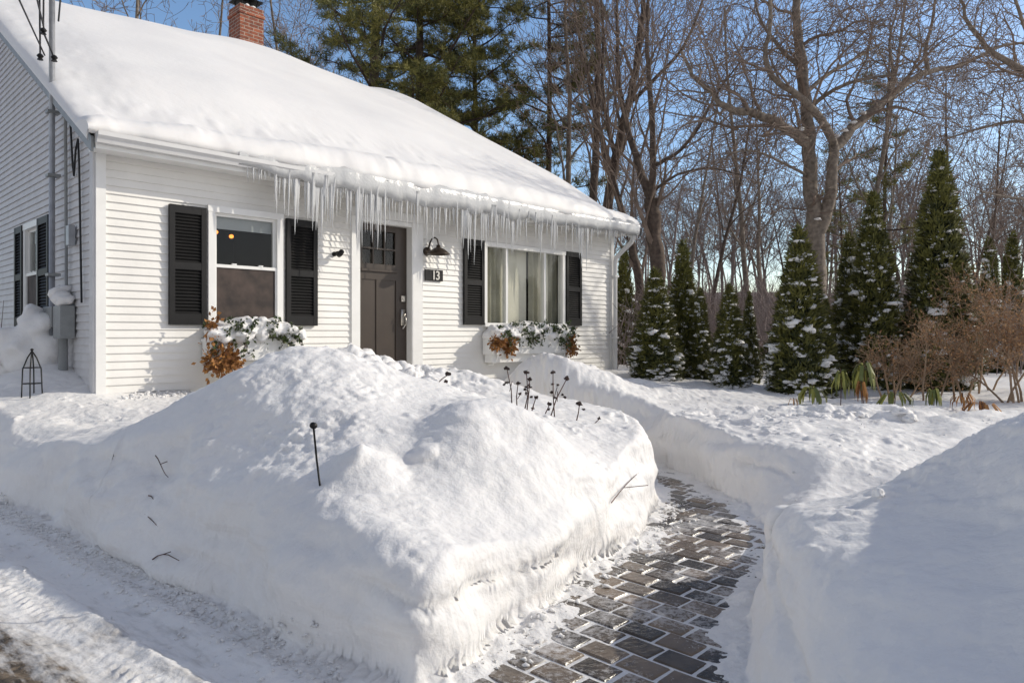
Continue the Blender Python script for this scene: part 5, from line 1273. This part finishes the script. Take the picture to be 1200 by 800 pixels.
PT = [(p1, 437, 23, .3, 'big pine with the thickest reddish trunk behind the roof ridge', 1.0), (None, 492, 24, 2.2, 'pine with long right hand boughs behind the roof slope', .95), (p2, 640, 27, 0, 'thinner tall pine at the right edge of the pine group', 1.05), (None, 560, 26, 4, 'pine filling the middle of the group above the roof', 1.0), (None, 340, 30, 1, 'distant pine low beside the chimney', .62), (p3, 1040, 27, 2.6, 'sparse tall pine behind the tallest arborvitae', .85), (None, 985, 30, 5, 'short distant pine behind the forked bare tree', .62)]
for i, (o, px, D, rz, lb, s_) in enumerate(PT):
    if o is None: o = copy_tree(p1 if i in (1,) else p3 if i == 6 else p2)
    x, y, _ = W(px, 390, D); o.location = (x, y, .3); o.rotation_euler = (0, 0, rz); o.scale = (s_, s_, s_); tag(o, lb, 'pine tree', 'pines behind the house' if px < 700 else 'pines in the woods')

# brown-leaved bushes at the right
def brown_bush(seed, H, Rm, n_st, leafn, x, y, lb):
    rg = np.random.RandomState(seed); o = empty('brown_bush', (x, y, ground(x, y) - .05)); tag(o, lb, 'bush', 'brown leaved bushes at the right')
    P = dict(PB); P.update(max=4, seg=[7, 5, 4, 3], wob=[.10, .18, .22, .25], up=[.05, .03, .03, .02], rmin=.0022, nc=[6, 5, 4], t0=[.3, .2, .1], ang=[.5, .7, .8], rr=[.5, .55, .6], len=[H, H * .42, H * .24, H * .14], tap=[.7] * 4)
    out = [[] for _ in range(4)]
    for k in range(n_st): grow(out, (rg.randn() * Rm * .4, rg.randn() * Rm * .3, 0), (rg.randn() * .25, rg.randn() * .25, 1), H * rg.uniform(.6, 1.05), .014, 0, P, rg)
    a = MB()
    for lvl, br in enumerate(out):
        for pts, rad in br: a.tube(pts, rad, k=[6, 4, 3, 3][lvl], cap=False)
    a.build('stems', M['bushstem'], o)
    tw = out[2] + out[3]; P_ = []; D_ = []
    for k in range(leafn):
        pts, rad = tw[rg.randint(len(tw))]; i = rg.randint(len(pts)); P_.append(pts[i] + rg.randn(3) * .02); D_.append(rg.randn(3) + np.array([0, 0, -.5]))
    b = MB(); b.leaves(P_, D_, rg.uniform(.02, .045, leafn), rg.uniform(.012, .024, leafn), seed, tone=rg.rand(leafn), curl=.1); b.build('leaves', M['beech'], o)
x, y, _ = W(1100, 400, 8.8); brown_bush(1, 1.0, .4, 5, 1000, x, y, 'low brown bush with thick stems in front of the tallest arborvitae')
x, y, _ = W(1188, 400, 8.6); brown_bush(2, 1.4, .5, 8, 3400, x, y, 'tall dense copper leaved bush near the right edge')
x, y, _ = W(1235, 400, 9.0); brown_bush(3, 1.5, .6, 8, 2600, x, y, 'copper leaved bush cut by the right edge of the picture')
x, y, _ = W(1045, 400, 9.2); brown_bush(4, .75, .4, 7, 600, x, y, 'small thin brown bush behind the drooping leaves')
x, y, _ = W(1150, 400, 10.2); brown_bush(5, 1.5, .6, 6, 1500, x, y, 'brown bush at the back between arborvitae and copper bush')
# drooping rhododendron-like clusters
def droop(px, py, D, n, L, mat, lb, spread=.05, hh=.2):
    spread *= 1.5; n = int(n * 1.3)
    x, y, zt = W(px, py, D); g = ground(x, y); rg = np.random.RandomState(int(px)); h = max(.08, zt - g)
    o = empty('drooping_plant', (x, y, g - .02)); tag(o, lb, 'plant', 'frost drooped plants at the yard edge')
    b = MB(); b.tube([(0, 0, 0), (.01, 0, h * .6), (0, 0, h + .02)], .005, k=5)
    b.build('stem', M['stalk'], o)
    b = MB(); P_ = np.zeros((n, 3)) + np.array([0, 0, h]); a = rg.rand(n) * 6.28
    for seg in range(3):       # each leaf arches over and hangs
        pass
    for i in range(n):
        dx, dy = math.cos(a[i]), math.sin(a[i]); l = L * rg.uniform(.7, 1.2); ww = l * .085; zz = h * rg.uniform(.75, 1.0)
        c = [(0, 0, zz), (dx * spread * .8, dy * spread * .8, zz + .02), (dx * spread * 1.3, dy * spread * 1.3, zz - l * .4), (dx * spread * 1.35, dy * spread * 1.35, zz - l)]
        sx_, sy_ = -dy, dx; wd_ = [.2, .9, 1, .1]; vs = []
        for (cx_, cy_, cz_), w_ in zip(c, wd_): vs += [(cx_ + sx_ * ww * w_, cy_ + sy_ * ww * w_, cz_), (cx_ - sx_ * ww * w_, cy_ - sy_ * ww * w_, cz_)]
        b.add(vs, [(0, 1, 3, 2), (2, 3, 5, 4), (4, 5, 7, 6)], tone=rg.rand())
    b.build('leaves', mat, o)
droop(985, 432, 8.1, 17, 0.19, M['rhodo'], 'yellow green drooping leaves, left of the tall orange tinged cluster')
droop(1012, 424, 8.0, 22, 0.22, M['rhodo'], 'tallest cluster of drooping yellow green leaves at the yard edge', .06)
droop(1010, 446, 7.9, 12, 0.18, M['gold'], 'orange brown hanging leaves just below the tallest green cluster', .035)
droop(952, 452, 8.2, 20, 0.17, M['rhodo'], 'low dull green drooping cluster below the wide snowy cone', .08)
droop(930, 466, 8.0, 5, .10, M['beech'], 'small pair of dark curled leaves at the left end of the plants', .03)
droop(1048, 458, 7.8, 11, 0.17, M['rhodo'], 'green arching leaves beside the large snow lump', .10)
droop(1094, 454, 7.9, 14, 0.18, M['rhodo'], 'bright green upright drooping cluster before the low brown bush', .04)
droop(1150, 470, 7.3, 14, 0.15, M['gold'], 'golden dead leaves nearest the copper bush', .09)
droop(1128, 460, 7.6, 12, 0.11, M['gold'], 'golden curled leaves left of the golden dead ones', .06)
